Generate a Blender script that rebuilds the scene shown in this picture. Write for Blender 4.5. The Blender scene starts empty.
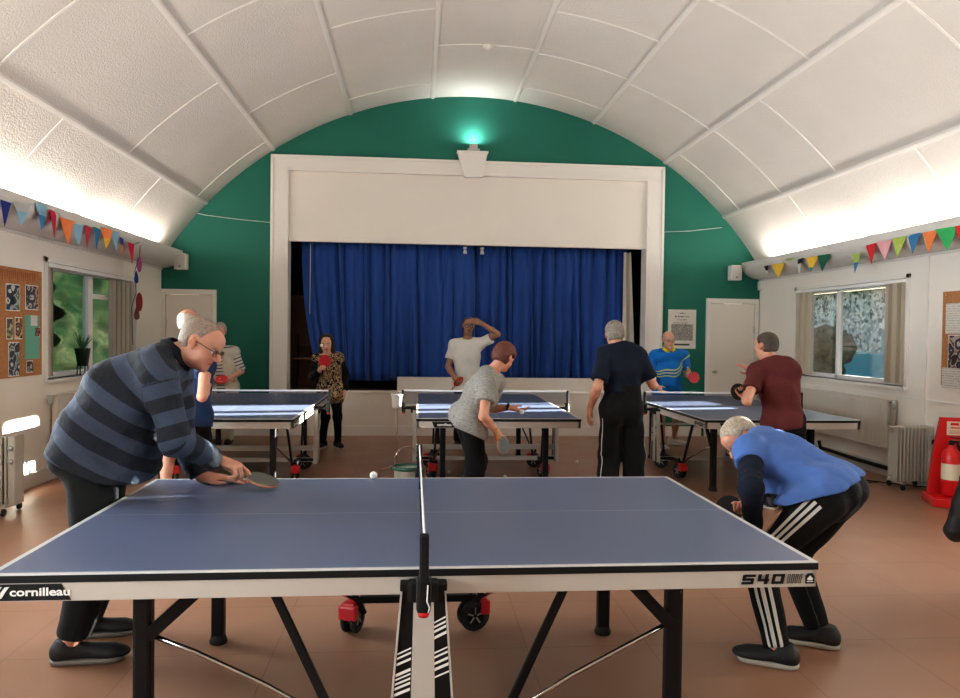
import bpy, bmesh, math, random
import numpy as np
from mathutils import Vector, Matrix
random.seed(7)
rng = np.random.default_rng(11)
SC = bpy.context.scene
COL = SC.collection
PI = math.pi

# ---------------------------------------------------------------- camera model
F, YAW, PIT, ROLL, H = 733.85, .0848, -.0207, .0129, 1.5378
CAMP = Vector((0, 0, H))
def ray(px, py):
    u = (px-480)/F; v = (py-349)/F
    c, s = math.cos(ROLL), math.sin(ROLL); u, v = u*c+v*s, -u*s+v*c
    cp, sp = math.cos(PIT), math.sin(PIT)
    y = cp+v*sp; z = sp-v*cp
    cy, sy = math.cos(YAW), math.sin(YAW)
    return Vector((u*cy+y*sy, -u*sy+y*cy, z))
def onY(px, py, Y): r = ray(px, py); return CAMP+r*(Y/r.y)
def onX(px, py, X): r = ray(px, py); return CAMP+r*(X/r.x)
def onZ(px, py, Z=0.): r = ray(px, py); return CAMP+r*((Z-H)/r.z)

# ---------------------------------------------------------------- materials
MATS = {}
def _nt(name):
    m = bpy.data.materials.new(name); m.use_nodes = True
    nt = m.node_tree; b = nt.nodes['Principled BSDF']
    return m, nt, b
def mat(name, col, rough=.5, metal=0., noise=0., nscale=8., bump=0., bscale=60., spec=None, emit=0., coat=0., sheen=0., stretch=None):
    if name in MATS: return MATS[name]
    m, nt, b = _nt(name); N, L = nt.nodes, nt.links
    c4 = (*col, 1)
    b.inputs['Base Color'].default_value = c4
    b.inputs['Roughness'].default_value = rough
    b.inputs['Metallic'].default_value = metal
    if spec is not None: b.inputs['Specular IOR Level'].default_value = spec
    if coat: b.inputs['Coat Weight'].default_value = coat
    if sheen: b.inputs['Sheen Weight'].default_value = sheen
    if emit:
        b.inputs['Emission Color'].default_value = c4; b.inputs['Emission Strength'].default_value = emit
    tc = N.new('ShaderNodeTexCoord')
    src = tc.outputs['Object']
    if stretch:
        mp = N.new('ShaderNodeMapping'); mp.inputs['Scale'].default_value = stretch
        L.new(src, mp.inputs[0]); src = mp.outputs[0]
    if noise:
        t = N.new('ShaderNodeTexNoise'); t.inputs['Scale'].default_value = nscale; t.inputs['Detail'].default_value = 6
        L.new(src, t.inputs['Vector'])
        r = N.new('ShaderNodeMapRange'); r.inputs[1].default_value = .3; r.inputs[2].default_value = .7
        r.inputs[3].default_value = 1-noise; r.inputs[4].default_value = 1+noise
        L.new(t.outputs['Fac'], r.inputs[0])
        mx = N.new('ShaderNodeVectorMath'); mx.operation = 'SCALE'
        mx.inputs[0].default_value = col
        L.new(r.outputs[0], mx.inputs['Scale']); L.new(mx.outputs[0], b.inputs['Base Color'])
    if bump:
        t = N.new('ShaderNodeTexNoise'); t.inputs['Scale'].default_value = bscale; t.inputs['Detail'].default_value = 4
        L.new(src, t.inputs['Vector'])
        bp = N.new('ShaderNodeBump'); bp.inputs['Strength'].default_value = bump; bp.inputs['Distance'].default_value = .01
        L.new(t.outputs['Fac'], bp.inputs['Height']); L.new(bp.outputs[0], b.inputs['Normal'])
    MATS[name] = m; return m
def emis(name, col, s):
    if name in MATS: return MATS[name]
    m, nt, b = _nt(name)
    b.inputs['Base Color'].default_value = (*col, 1); b.inputs['Emission Color'].default_value = (*col, 1); b.inputs['Emission Strength'].default_value = s
    MATS[name] = m; return m
class G:
    """tiny node helper"""
    def __init__(s, m): s.m = m; s.N = m.node_tree.nodes; s.L = m.node_tree.links
    def n(s, typ, **kw):
        x = s.N.new(typ)
        for k, v in kw.items(): setattr(x, k, v)
        return x
    def l(s, a, b): s.L.new(a, b)
    def math(s, op, a, b=None, c=None, clamp=False):
        x = s.N.new('ShaderNodeMath'); x.operation = op; x.use_clamp = clamp
        for i, v in enumerate((a, b, c)):
            if v is None: continue
            if isinstance(v, (int, float)): x.inputs[i].default_value = v
            else: s.L.new(v, x.inputs[i])
        return x.outputs[0]
    def mix(s, f, a, b):
        x = s.N.new('ShaderNodeMix'); x.data_type = 'RGBA'
        for i, v in ((0, f), (6, a), (7, b)):
            if isinstance(v, (int, float)): x.inputs[i].default_value = v
            elif isinstance(v, tuple): x.inputs[i].default_value = (*v[:3], 1)
            else: s.L.new(v, x.inputs[i])
        return x.outputs[2]
    def ramp(s, f, stops, interp='LINEAR'):
        x = s.N.new('ShaderNodeValToRGB'); cr = x.color_ramp; cr.interpolation = interp
        while len(cr.elements) < len(stops): cr.elements.new(.5)
        for e, (p, c) in zip(cr.elements, stops): e.position = p; e.color = (*c, 1)
        s.L.new(f, x.inputs[0]); return x.outputs[0]

# ---------------------------------------------------------------- mesh building
class MB:
    def __init__(s): s.bm = bmesh.new(); s.mi = 0; s.mats = []
    def m(s, material):
        if material not in s.mats: s.mats.append(material)
        s.mi = s.mats.index(material); return s
    def _f(s, vs):
        try:
            f = s.bm.faces.new(vs); f.material_index = s.mi; return f
        except ValueError: return None
    def box(s, c, d, rot=None, bevel=0.):
        c = Vector(c); hx, hy, hz = d[0]/2, d[1]/2, d[2]/2
        M = rot.to_matrix() if hasattr(rot, 'to_matrix') else (rot or Matrix.Identity(3))
        t = bmesh.new() if bevel else None; bm = t or s.bm
        P = [(-1,-1,-1),(1,-1,-1),(1,1,-1),(-1,1,-1),(-1,-1,1),(1,-1,1),(1,1,1),(-1,1,1)]
        vs = [bm.verts.new(c+M@Vector((x*hx, y*hy, z*hz))) for x, y, z in P]
        fs = [(0,3,2,1),(4,5,6,7),(0,1,5,4),(1,2,6,5),(2,3,7,6),(3,0,4,7)]
        for q in fs:
            f = bm.faces.new([vs[i] for i in q]); f.material_index = s.mi
        if bevel:
            bmesh.ops.bevel(t, geom=t.edges[:], offset=bevel, segments=2, profile=.6, affect='EDGES')
            s._merge(t)
        return s
    def _merge(s, t):
        mp = {v: s.bm.verts.new(v.co) for v in t.verts}
        for f in t.faces:
            g = s._f([mp[v] for v in f.verts])
            if g: g.smooth = f.smooth
        t.free()
    def span(s, a, b, bevel=0.):
        a, b = Vector(a), Vector(b)
        return s.box((a+b)/2, tuple(abs(x) for x in (b-a)), bevel=bevel)
    def bar(s, a, b, w, h, up=(0,0,1), bevel=0.):
        a, b = Vector(a), Vector(b); d = b-a; L = d.length
        x = d.normalized(); u = Vector(up)
        if abs(x.dot(u)) > .98: u = Vector((0,1,0)) if abs(x.y) < .9 else Vector((1,0,0))
        y = u.cross(x).normalized(); z = x.cross(y)
        M = Matrix((x, y, z)).transposed()
        return s.box((a+b)/2, (L, w, h), M, bevel)
    def ring(s, c, x, y, rx, ry, n):
        return [s.bm.verts.new(c+x*(rx*math.cos(2*PI*i/n))+y*(ry*math.sin(2*PI*i/n))) for i in range(n)]
    def tube(s, pts, r, n=10, cap=True, ry=None):
        pts = [Vector(p) for p in pts]; k = len(pts)
        rs = r if isinstance(r, (list, tuple)) else [r]*k
        prev = None; u = None; first = None
        for i, p in enumerate(pts):
            d = (pts[min(i+1, k-1)]-pts[max(i-1, 0)]).normalized()
            if u is None:
                u = Vector((0,0,1)) if abs(d.z) < .9 else Vector((1,0,0))
            a = (u-d*u.dot(d)).normalized(); b = d.cross(a); u = a
            R = s.ring(p, a, b, rs[i], rs[i]*(ry or 1), n)
            if prev:
                for j in range(n):
                    f = s._f([prev[j], prev[(j+1) % n], R[(j+1) % n], R[j]])
                    if f: f.smooth = True
            else: first = R
            prev = R
        if cap: s._f(first[::-1]); s._f(prev)
        return s
    def lathe(s, prof, c=(0,0,0), ax=(0,0,1), n=24):
        c = Vector(c); ax = Vector(ax).normalized()
        x = ax.orthogonal().normalized(); y = ax.cross(x)
        prev = None
        for (r, h) in prof:
            p = c+ax*h
            R = [s.bm.verts.new(p)] if r < 1e-6 else s.ring(p, x, y, r, r, n)
            if prev:
                for j in range(n):
                    a, b = prev[j % len(prev)], prev[(j+1) % len(prev)]
                    d, e = R[j % len(R)], R[(j+1) % len(R)]
                    q = []
                    for v in (a, b, e, d):
                        if v not in q: q.append(v)
                    if len(q) > 2:
                        f = s._f(q)
                        if f: f.smooth = True
            prev = R
        return s
    def prism(s, poly, o, x, y, depth):
        """poly in (x,y) plane coords at o; extruded along x cross y by depth"""
        o, x, y = Vector(o), Vector(x), Vector(y); z = x.cross(y).normalized()*depth
        a = [s.bm.verts.new(o+x*p[0]+y*p[1]) for p in poly]
        b = [s.bm.verts.new(v.co+z) for v in a]
        s._f(a[::-1]); s._f(b); n = len(a)
        for i in range(n): s._f([a[i], a[(i+1) % n], b[(i+1) % n], b[i]])
        return s
    def quad(s, *p):
        s._f([s.bm.verts.new(Vector(q)) for q in p]); return s
    def grid(s, fn, nu, nv, smooth=True):
        g = [[s.bm.verts.new(Vector(fn(i/nu, j/nv))) for j in range(nv+1)] for i in range(nu+1)]
        for i in range(nu):
            for j in range(nv):
                f = s._f([g[i][j], g[i+1][j], g[i+1][j+1], g[i][j+1]])
                if f: f.smooth = smooth
        return s
    def sphere(s, c, r, n=16, sc=(1,1,1)):
        k = n//2
        prof = [(r*math.sin(PI*i/k), -r*math.cos(PI*i/k)) for i in range(k+1)]
        t = MB(); t.lathe(prof, n=n)
        for v in t.bm.verts: v.co = Vector((v.co.x*sc[0], v.co.y*sc[1], v.co.z*sc[2]))+Vector(c)
        s._merge(t.bm); return s
    def text(s, body, o, x, y, size, wx=1., bold=0., depth=.001, align='CENTER', shear=0.):
        cu = bpy.data.curves.new('t', 'FONT'); cu.body = body; cu.size = size; cu.offset = bold
        cu.align_x = align; cu.align_y = 'CENTER'; cu.extrude = depth/2; cu.shear = shear; cu.resolution_u = 3
        ob = bpy.data.objects.new('t', cu); COL.objects.link(ob)
        dg = bpy.context.evaluated_depsgraph_get(); me = bpy.data.meshes.new_from_object(ob.evaluated_get(dg))
        o, x, y = Vector(o), Vector(x), Vector(y); z = x.cross(y)
        vs = [s.bm.verts.new(o+x*(v.co.x*wx)+y*v.co.y+z*v.co.z) for v in me.vertices]
        for p in me.polygons: s._f([vs[i] for i in p.vertices])
        bpy.data.objects.remove(ob); bpy.data.curves.remove(cu); bpy.data.meshes.remove(me)
        return s
    def build(s, name, material=None, parent=None, loc=None, rotz=0., recalc=True):
        if recalc: bmesh.ops.recalc_face_normals(s.bm, faces=s.bm.faces)
        me = bpy.data.meshes.new(name); s.bm.to_mesh(me); s.bm.free()
        ms = s.mats or []
        if material is not None: ms = ms or [material]
        for q in ms: me.materials.append(q)
        o = bpy.data.objects.new(name, me); COL.objects.link(o)
        if parent is not None: o.parent = parent
        if loc is not None: o.location = loc; o.rotation_euler = (0, 0, rotz)
        return o
def recentre(o, base=True):
    """put the object's origin at the base centre of its mesh"""
    me = o.data; n = len(me.vertices); co = np.empty(n*3, 'f'); me.vertices.foreach_get('co', co); co = co.reshape(-1, 3)
    lo, hi = co.min(0), co.max(0); c = (lo+hi)/2
    if base: c[2] = lo[2]
    co -= c; me.vertices.foreach_set('co', co.ravel()); me.update()
    o.location = Vector(c.tolist())+o.location
    for ch in o.children: ch.location = ch.location-Vector(c.tolist())
    return o
def empty(name, loc, rz=0.):
    o = bpy.data.objects.new(name, None); COL.objects.link(o); o.location = loc; o.rotation_euler = (0, 0, rz); o.empty_display_size = .1
    return o
def tag(o, label=None, cat=None, group=None, kind=None):
    if label: o['label'] = label
    if cat: o['category'] = cat
    if group: o['group'] = group
    if kind: o['kind'] = kind
    return o
def struct(o, label=None):
    o['kind'] = 'structure'
    if label: o['label'] = label
    return o
KIDS = {}
def copy_tree(o, parent=None):
    c = o.copy(); COL.objects.link(c)
    if parent is not None: c.parent = parent; c.matrix_parent_inverse = Matrix.Identity(4)
    for ch in list(o.children): copy_tree(ch, c)
    return c
# ================================================================= ROOM
XL, XR, W, YB = -3.71, 5.28, 11.0, -3.2          # left wall, right wall, stage wall, rear wall
ACX, ACZ, AR = .80, -.22, 5.29                   # barrel vault circle
WT = .25

def wall_mat(name, col, nz=.02, bump=.15, bs=90, rough=.75):
    return mat(name, col, rough=rough, noise=nz, nscale=1.3, bump=bump, bscale=bs)
M_WHITE = wall_mat('wall_white', (.84, .80, .735))
M_CEIL = wall_mat('ceiling_white', (.69, .655, .61), nz=.03, bump=.75, bs=55, rough=.9)
M_GREEN = wall_mat('wall_green', (.014, .155, .112), nz=.04)
M_TRIM = mat('trim_white', (.82, .79, .745), rough=.45, bump=.03, bscale=20)
M_COVE = mat('cove_white', (.70, .67, .63), rough=.7, bump=.1, bscale=40, noise=.02, nscale=2)
M_DARK = mat('dark_void', (.012, .010, .010), rough=.8)

# floor: worn terracotta vinyl tiles
def floor_material():
    m, nt, b = _nt('floor_vinyl'); g = G(m)
    tc = g.n('ShaderNodeTexCoord'); br = g.n('ShaderNodeTexBrick')
    mp = g.n('ShaderNodeMapping'); mp.inputs['Scale'].default_value = (1/.61, 1/.61, 1); mp.inputs['Location'].default_value = (.1, .2, 0)
    g.l(tc.outputs['Object'], mp.inputs[0]); g.l(mp.outputs[0], br.inputs['Vector'])
    br.offset = 0.; br.inputs['Scale'].default_value = 1; br.inputs['Brick Width'].default_value = 1; br.inputs['Row Height'].default_value = 1
    br.inputs['Mortar Size'].default_value = .006; br.inputs['Mortar Smooth'].default_value = .3
    br.inputs['Color1'].default_value = (.335, .178, .112, 1); br.inputs['Color2'].default_value = (.315, .167, .105, 1); br.inputs['Mortar'].default_value = (.20, .105, .07, 1)
    nz = g.n('ShaderNodeTexNoise'); nz.inputs['Scale'].default_value = 2.2; nz.inputs['Detail'].default_value = 8
    n2 = g.n('ShaderNodeTexNoise'); n2.inputs['Scale'].default_value = 55; n2.inputs['Detail'].default_value = 4
    g.l(tc.outputs['Object'], nz.inputs['Vector']); g.l(tc.outputs['Object'], n2.inputs['Vector'])
    f = g.math('MULTIPLY', g.math('SUBTRACT', nz.outputs['Fac'], .35), 1.1, clamp=True)
    c = g.mix(f, br.outputs['Color'], (.37, .205, .135))
    c2 = g.mix(g.math('MULTIPLY', n2.outputs['Fac'], .18), c, (.22, .12, .085))
    g.l(c2, b.inputs['Base Color'])
    r = g.n('ShaderNodeMapRange'); r.inputs[3].default_value = .22; r.inputs[4].default_value = .48; g.l(nz.outputs['Fac'], r.inputs[0])
    g.l(r.outputs[0], b.inputs['Roughness']); b.inputs['Specular IOR Level'].default_value = .5
    bp = g.n('ShaderNodeBump'); bp.inputs['Strength'].default_value = .12; bp.inputs['Distance'].default_value = .004
    g.l(g.math('ADD', n2.outputs['Fac'], g.math('MULTIPLY', br.outputs['Fac'], -1.5)), bp.inputs['Height']); g.l(bp.outputs[0], b.inputs['Normal'])
    return m
M_FLOOR = floor_material()
struct(MB().span((XL-.1, YB-.1, -.12), (XR+.1, W+.1, 0)).build('floor', M_FLOOR), 'terracotta vinyl tiled hall floor')

def arc_pt(deg, R=AR): a = math.radians(deg); return ACX+R*math.sin(a), ACZ+R*math.cos(a)
AMAX = 58.2
# vault
b = MB()
nseg = 60
def vault(u, v):
    x, z = arc_pt(-AMAX+2*AMAX*u); return (x, YB+(W-YB)*v, z)
b.grid(vault, nseg, 1)
def vault2(u, v):
    x, z = arc_pt(-AMAX+2*AMAX*u, AR+.15); return (x, YB+(W-YB)*v, z)
b.grid(vault2, nseg, 1)
struct(b.build('ceiling', M_CEIL, recalc=False), 'white textured barrel vault ceiling')
# battens along the hall and short cross joint strips
b = MB(); b.m(M_TRIM)
for d in (-47.1, -33.6, -20.1, -6.7, 6.7, 20.1, 33.6, 47.1):
    w = .26
    for (o, hh, ww) in ((0, .009, .060), (0, .017, .030)):
        hw = math.degrees(ww/2/AR)
        p = [arc_pt(d-hw, AR+.01), arc_pt(d+hw, AR+.01), arc_pt(d+hw, AR-hh), arc_pt(d-hw, AR-hh)]
        b.prism([(q[0], q[1]) for q in p], (0, W, 0), (1, 0, 0), (0, 0, 1), W-YB)
cj = {(-57, -47.1): [9.13, 6.7, 4.26, 1.8], (-47.1, -33.6): [10.5, 8.07, 5.6, 3.2], (-33.6, -20.1): [9.26, 6.88, 4.4, 2.0],
      (-20.1, -6.7): [10.35, 7.98, 5.5, 3.0], (-6.7, 6.7): [9.0, 6.6, 4.1], (6.7, 20.1): [10.35, 9.1, 7.9, 5.5, 3.0],
      (20.1, 33.6): [9.2, 6.78, 4.3], (33.6, 47.1): [10.4, 9.15, 7.9, 5.45, 3.0], (47.1, 57): [9.05, 6.65, 4.2, 1.8]}
for (a0, a1), ys in cj.items():
    for y in ys:
        k = 6
        for i in range(k):
            t0, t1 = a0+(a1-a0)*i/k, a0+(a1-a0)*(i+1)/k
            P0, P1 = arc_pt(t0, AR-.004), arc_pt(t1, AR-.004)
            b.bar((P0[0], y, P0[1]), (P1[0], y, P1[1]), .020, .010, up=(0, 0, 1))
struct(b.build('trim_1'), 'white ceiling battens covering the board joints')

# green gable wall with door and stage openings, built from panels
PX0, PX1 = -1.92, 3.47         # stage opening
SZ = .67
def gable():
    b = MB(); b.m(M_GREEN)
    n = 80
    # columns across x; for each column fill from its lower opening edge to the arch
    xs = sorted(set([XL-.02, XR+.02, -2.93, -2.02, PX0, PX1, 3.6, 4.44, 5.20, -3.64]+[XL+(XR-XL)*i/n for i in range(n+1)]))
    for x0, x1 in zip(xs, xs[1:]):
        xm = (x0+x1)/2
        def top(x):
            q = (AR+.08)**2-(x-ACX)**2
            return max(2.6, ACZ+math.sqrt(max(q, 0)))
        lo = 0.
        if -3.64 < xm < -2.93 or 4.44 < xm < 5.20: lo = 2.06
        if PX0 < xm < PX1: lo = 3.98
        for y in (W, W+.15):
            b.quad((x0, y, lo), (x1, y, lo), (x1, y, top(x1)), (x0, y, top(x0)))
    return b
struct(gable().build('wall_back', M_GREEN), 'deep green end wall around the stage')
# white jambs and reveal panels beside corner (right corner plain white strip is part of wall_right)

# side walls with windows
def side_wall(name, X, sgn, y0, y1, z0, z1, extra):
    b = MB(); b.m(M_WHITE); top = 2.78
    x0, x1 = X, X+sgn*WT
    holes = [(y0, y1, z0, z1)]+extra
    ys = sorted(set([YB, W+.15]+[h[0] for h in holes]+[h[1] for h in holes]))
    for a, c in zip(ys, ys[1:]):
        h = [q for q in holes if q[0] <= (a+c)/2 <= q[1]]
        if h:
            b.span((x0, a, 0), (x1, c, h[0][2])); b.span((x0, a, h[0][3]), (x1, c, top))
        else: b.span((x0, a, 0), (x1, c, top))
    return struct(b.build(name, M_WHITE))
WL = (7.70, 10.02, 1.02, 2.20)
WR = (7.55, 9.86, 1.02, 2.20)
EXTRA = [(3.6, 5.9, 1.02, 2.20), (-.6, 1.7, 1.02, 2.20)]
side_wall('wall_left', XL, -1, *WL, EXTRA)['label'] = 'white painted left side wall'
side_wall('wall_right', XR, 1, *WR, EXTRA)['label'] = 'white painted right side wall'
struct(MB().span((XL-.2, YB-.2, 0), (XR+.2, YB, 5.3)).build('wall_rear', M_WHITE), 'white rear wall of the hall')

# coved cornice with the hidden light trough along each side
def cove(name, X, s):
    b = MB(); b.m(M_COVE)
    pr = []
    for i in range(11):                       # concave quarter sweep from the wall to the lip
        t = i/10*PI/2
        pr.append((.30*math.sin(t)**1.0*1.0, 2.43+.22*(1-math.cos(t))))
    pr = [(0, 2.405), (.018, 2.405), (.018, 2.43)]+[(max(.018, p[0]), p[1]) for p in pr]+[(.30, 2.685), (.285, 2.685), (.26, 2.665), (0, 2.665)]
    pl = [(X+s*p[0], p[1]) for p in pr]
    b.prism(pl, (0, W, 0), (1, 0, 0), (0, 0, 1), W-YB)
    return struct(b.build(name, M_COVE))
cove('trim_left', XL, 1)['label'] = 'plaster coved cornice hiding the lights on the left wall'
cove('trim_right', XR, -1)['label'] = 'plaster coved cornice hiding the lights on the right wall'

# baseboards
M_SKIRT = mat('skirting', (.60, .57, .53), rough=.5)
struct(MB().span((XL, YB, 0), (XL+.022, W, .14), bevel=.004).build('baseboard_left', M_SKIRT), 'painted skirting board on the left wall')
struct(MB().span((XR-.022, YB, 0), (XR, W, .14), bevel=.004).build('baseboard_right', M_SKIRT), 'painted skirting board on the right wall')
b = MB()
for a, c in ((-2.86, 4.38),): b.span((a, W-.022, 0), (c, W, .15), bevel=.004)
struct(b.build('baseboard_back', M_TRIM), 'white skirting board below the stage')

# stage -----------------------------------------------------------
M_STAGEW = mat('stage_white', (.82, .775, .71), rough=.55, bump=.05, bscale=15, noise=.02, nscale=1.2)
b = MB(); b.m(M_STAGEW)
b.span((PX0-.1, W-.012, 0), (PX1+.1, W+.10, SZ))
b.span((-.30, W+.02, SZ), (PX1+.02, W+.12, .875))
for x in (-1.2, .0, 1.2, 2.35): b.span((x, W-.018, .15), (x+.012, W-.01, SZ-.03))
b.span((PX0, W-.030, SZ-.035), (PX1, W-.01, SZ), bevel=.005)
struct(b.build('trim_2'), 'white panelled front of the raised stage')
b = MB(); M_BOARD = mat('stage_boards', (.10, .055, .03), rough=.5, noise=.3, nscale=6, stretch=(1, 8, 1))
b.span((PX0-1.2, W+.12, SZ-.05), (PX1+1.2, W+3.2, SZ))
struct(b.build('trim_3', M_BOARD), 'dark wooden stage floor')
M_STAGEBACK = mat('stage_back', (.10, .075, .06), rough=.8, noise=.2, nscale=2)
b = MB(); b.m(M_STAGEBACK)
b.span((PX0-1.3, W+3.2, 0), (PX1+1.3, W+3.3, 4.4)); b.span((PX0-1.3, W+.15, 0), (PX0-1.2, W+3.2, 4.4)); b.span((PX1+1.2, W+.15, 0), (PX1+1.3, W+3.2, 4.4))
b.span((PX0-1.3, W+.15, 4.2), (PX1+1.3, W+3.3, 4.4))
b.span((PX0-1.3, W+.15, SZ), (PX0-.03, W+.18, 4.2)); b.span((PX1+.03, W+.15, SZ), (PX1+1.3, W+.18, 4.2))
struct(b.build('wall_stage'), 'dark brown walls behind the stage curtains')

# proscenium frame
b = MB(); b.m(M_TRIM)
x0, x1, z1 = -2.145, 3.71, 4.10
def moulding(b, P, Q, w_out):
    pass
for (a, c) in ((( x0, SZ-.67), (PX0, z1)), ((PX1, 0), (x1, z1))):
    b.span((a[0], W-.05, 0), (c[0], W+.02, z1-.001), bevel=.006)
b.span((x0, W-.052, 3.90), (x1, W+.02, z1), bevel=.006)
b.span((PX0-.02, W-.07, 0), (PX0+.02, W+.2, 3.92), bevel=.008); b.span((PX1-.02, W-.07, 0), (PX1+.02, W+.2, 3.92), bevel=.008)
b.span((PX0-.02, W-.07, 3.885), (PX1+.02, W-.0, 3.925), bevel=.008)
b.span((x0-.012, W-.07, 0), (x0+.03, W+.02, z1), bevel=.006); b.span((x1-.03, W-.07, 0), (x1+.012, W+.02, z1), bevel=.006)
b.span((x0-.012, W-.07, z1-.03), (x1+.012, W+.02, z1+.012), bevel=.006)
struct(b.build('trim_4'), 'white moulded proscenium frame around the stage')
b = MB(); b.span((PX0, W-.005, 2.866), (PX1, W+.06, 3.91)); b.span((PX0, W-.02, 2.862), (PX1, W+.06, 2.885))
struct(b.build('trim_5', M_STAGEW), 'plain white pelmet board above the stage curtains')
b = MB(); b.prism([(.553, 4.21), (.662, 3.85), (.932, 3.855), (1.002, 4.225)], (0, W-.05, 0), (1, 0, 0), (0, 0, 1), .09)
b.span((.545, W-.16, 4.205), (1.01, W-.03, 4.235), bevel=.006)
struct(b.build('trim_6', M_TRIM), 'white keystone block above the stage')

# doors
M_DOOR = mat('door_paint', (.80, .75, .68), rough=.45, bump=.04, bscale=12)
M_METAL = mat('brushed_metal', (.6, .58, .55), rough=.3, metal=1.)
def door(n, xa, xb, hinge, frame_r=True):
    t = empty('door_%d' % n, ((xa+xb)/2, W, 0)); t['kind'] = 'structure'; t['label'] = 'pale painted flush door in the %s corner' % ('left' if n == 1 else 'right')
    w = xb-xa
    b = MB(); b.span((-w/2, -.01, .01), (w/2, .035, 2.05), bevel=.004); b.build('door_leaf', M_DOOR, t)
    b = MB()
    b.span((-w/2-.075, -.03, 0), (-w/2-.005, .05, 2.06), bevel=.006); b.span((w/2+.005, -.03, 0), (w/2+.065, .05, 2.06), bevel=.006); b.span((-w/2-.075, -.03, 2.055), (w/2+.065, .05, 2.13), bevel=.006)
    b.build('door_frame', M_TRIM, t)
    b = MB(); hx = -hinge*(w/2-.07)
    b.lathe([(0, 0), (.025, 0), (.025, .008), (.010, .012), (.010, .04), (.024, .05), (.026, .065), (.018, .078), (0, .08)], (hx, -.01, 1.0), (0, -1, 0), 16)
    b.build('door_knob', M_METAL, t)
    b = MB()
    for z in (.35, 1.65): b.span((hinge*(w/2-.012), -.02, z-.05), (hinge*(w/2+.01), -.008, z+.05), bevel=.003)
    b.build('hinge', M_METAL, t)
    return t
door(1, -3.64, -2.99, -1); door(2, 4.50, 5.20, 1)
# dark boxes behind the doors are not needed: the leaves close the openings

# ---------------------------------------------------------------- windows
M_UPVC = mat('window_paint', (.88, .87, .85), rough=.35)
def glass_mat():
    m, nt, b = _nt('window_glass'); g = G(m)
    b.inputs['Transmission Weight'].default_value = 1; b.inputs['Roughness'].default_value = 0; b.inputs['IOR'].default_value = 1.45
    tr = g.n('ShaderNodeBsdfTransparent'); tr.inputs[0].default_value = (.93, .96, .96, 1); gl = g.n('ShaderNodeBsdfGlossy'); gl.inputs['Roughness'].default_value = .02
    fr = g.n('ShaderNodeFresnel'); fr.inputs['IOR'].default_value = 1.4
    mx = g.n('ShaderNodeMixShader'); g.l(g.math('MULTIPLY', fr.outputs[0], .6), mx.inputs[0]); g.l(tr.outputs[0], mx.inputs[1]); g.l(gl.outputs[0], mx.inputs[2])
    g.l(mx.outputs[0], m.node_tree.nodes['Material Output'].inputs['Surface'])
    return m
M_GLASS = glass_mat()
M_BLIND = mat('blind_fabric', (.74, .70, .62), rough=.8, bump=.1, bscale=200)
_g = G(M_BLIND); _t = _g.n('ShaderNodeBsdfTranslucent'); _t.inputs[0].default_value = (.80, .75, .66, 1); _m = _g.n('ShaderNodeMixShader'); _m.inputs[0].default_value = .35
_g.l(M_BLIND.node_tree.nodes['Principled BSDF'].outputs[0], _m.inputs[1]); _g.l(_t.outputs[0], _m.inputs[2]); _g.l(_m.outputs[0], M_BLIND.node_tree.nodes['Material Output'].inputs['Surface'])
def window(n, X, s, y0, y1, z0, z1, mulls, stacks, transom=None, label=''):
    """s: +1 wall lies towards +X (right wall). frame set back in the reveal"""
    t = empty('window_%d' % n, (X, (y0+y1)/2, z0)); t['kind'] = 'structure'; t['label'] = label
    yc = (y0+y1)/2; d0, d1 = .10*s, .16*s; h = z1-z0
    def Y(y): return y-yc
    b = MB(); f = .055
    b.span((d0, Y(y0), 0), (d1, Y(y1), f), bevel=.004); b.span((d0, Y(y0), h-f), (d1, Y(y1), h), bevel=.004)
    b.span((d0, Y(y0), 0), (d1, Y(y0)+f, h), bevel=.004); b.span((d0, Y(y1)-f, 0), (d1, Y(y1), h), bevel=.004)
    for m_, w in mulls: b.span((d0, Y(m_)-w/2, 0), (d1, Y(m_)+w/2, h), bevel=.004)
    if transom: b.span((d0, Y(transom[0]), transom[2]-.03-z0), (d1, Y(transom[1]), transom[2]+.03-z0), bevel=.004)
    b.build('window_frame', M_UPVC, t)
    b = MB(); b.span((d0+.025*s, Y(y0)+f, f), (d0+.031*s, Y(y1)-f, h-f)); b.build('pane', M_GLASS, t)
    b = MB(); b.span((-.045*s, Y(y0)-.05, -.035), (.11*s, Y(y1)+.05, .0), bevel=.005)
    b.build('window_sill', M_TRIM, t)
    b = MB()                                   # architrave on the wall face
    b.span((-.016*s, Y(y0)-.06, -.03), (0, Y(y0), h+.05), bevel=.003); b.span((-.016*s, Y(y1), -.03), (0, Y(y1)+.06, h+.05), bevel=.003); b.span((-.016*s, Y(y0)-.06, h), (0, Y(y1)+.06, h+.05), bevel=.003)
    b.build('window_surround', M_TRIM, t)
    # vertical blind: head rail and slats drawn to both ends
    b = MB(); b.span((-.02*s, Y(y0)+.005, h-.045), (.03*s, Y(y1)-.005, h-.005), bevel=.004)
    r = b.build('blind_rail', M_UPVC, t)
    for (a, c) in stacks:
        k = max(5, int((c-a)/.022)); b = MB()
        for i in range(k):
            yy = a+(c-a)*i/(k-1); an = .35*math.sin(i*2.1)+.9
            b.bar((0.005*s-math.sin(an)*.035, Y(yy)-math.cos(an)*.02, .03), (0.005*s-math.sin(an)*.035, Y(yy)-math.cos(an)*.02, h-.04), .002, .055, up=(1, .4*math.sin(i), 0))
        b.build('blind_slats', M_BLIND, t)
    return t
window(1, XL, -1, *WL, [(8.93, .12), (9.62, .08)], [(7.72, 7.86), (9.35, 9.98)], (8.99, 9.58, 1.92), 'white framed casement window above the left radiator')
window(2, XR, 1, *WR, [(9.03, .05)], [(7.58, 7.86), (9.50, 9.80)], None, 'white framed sliding window on the right wall')
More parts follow.
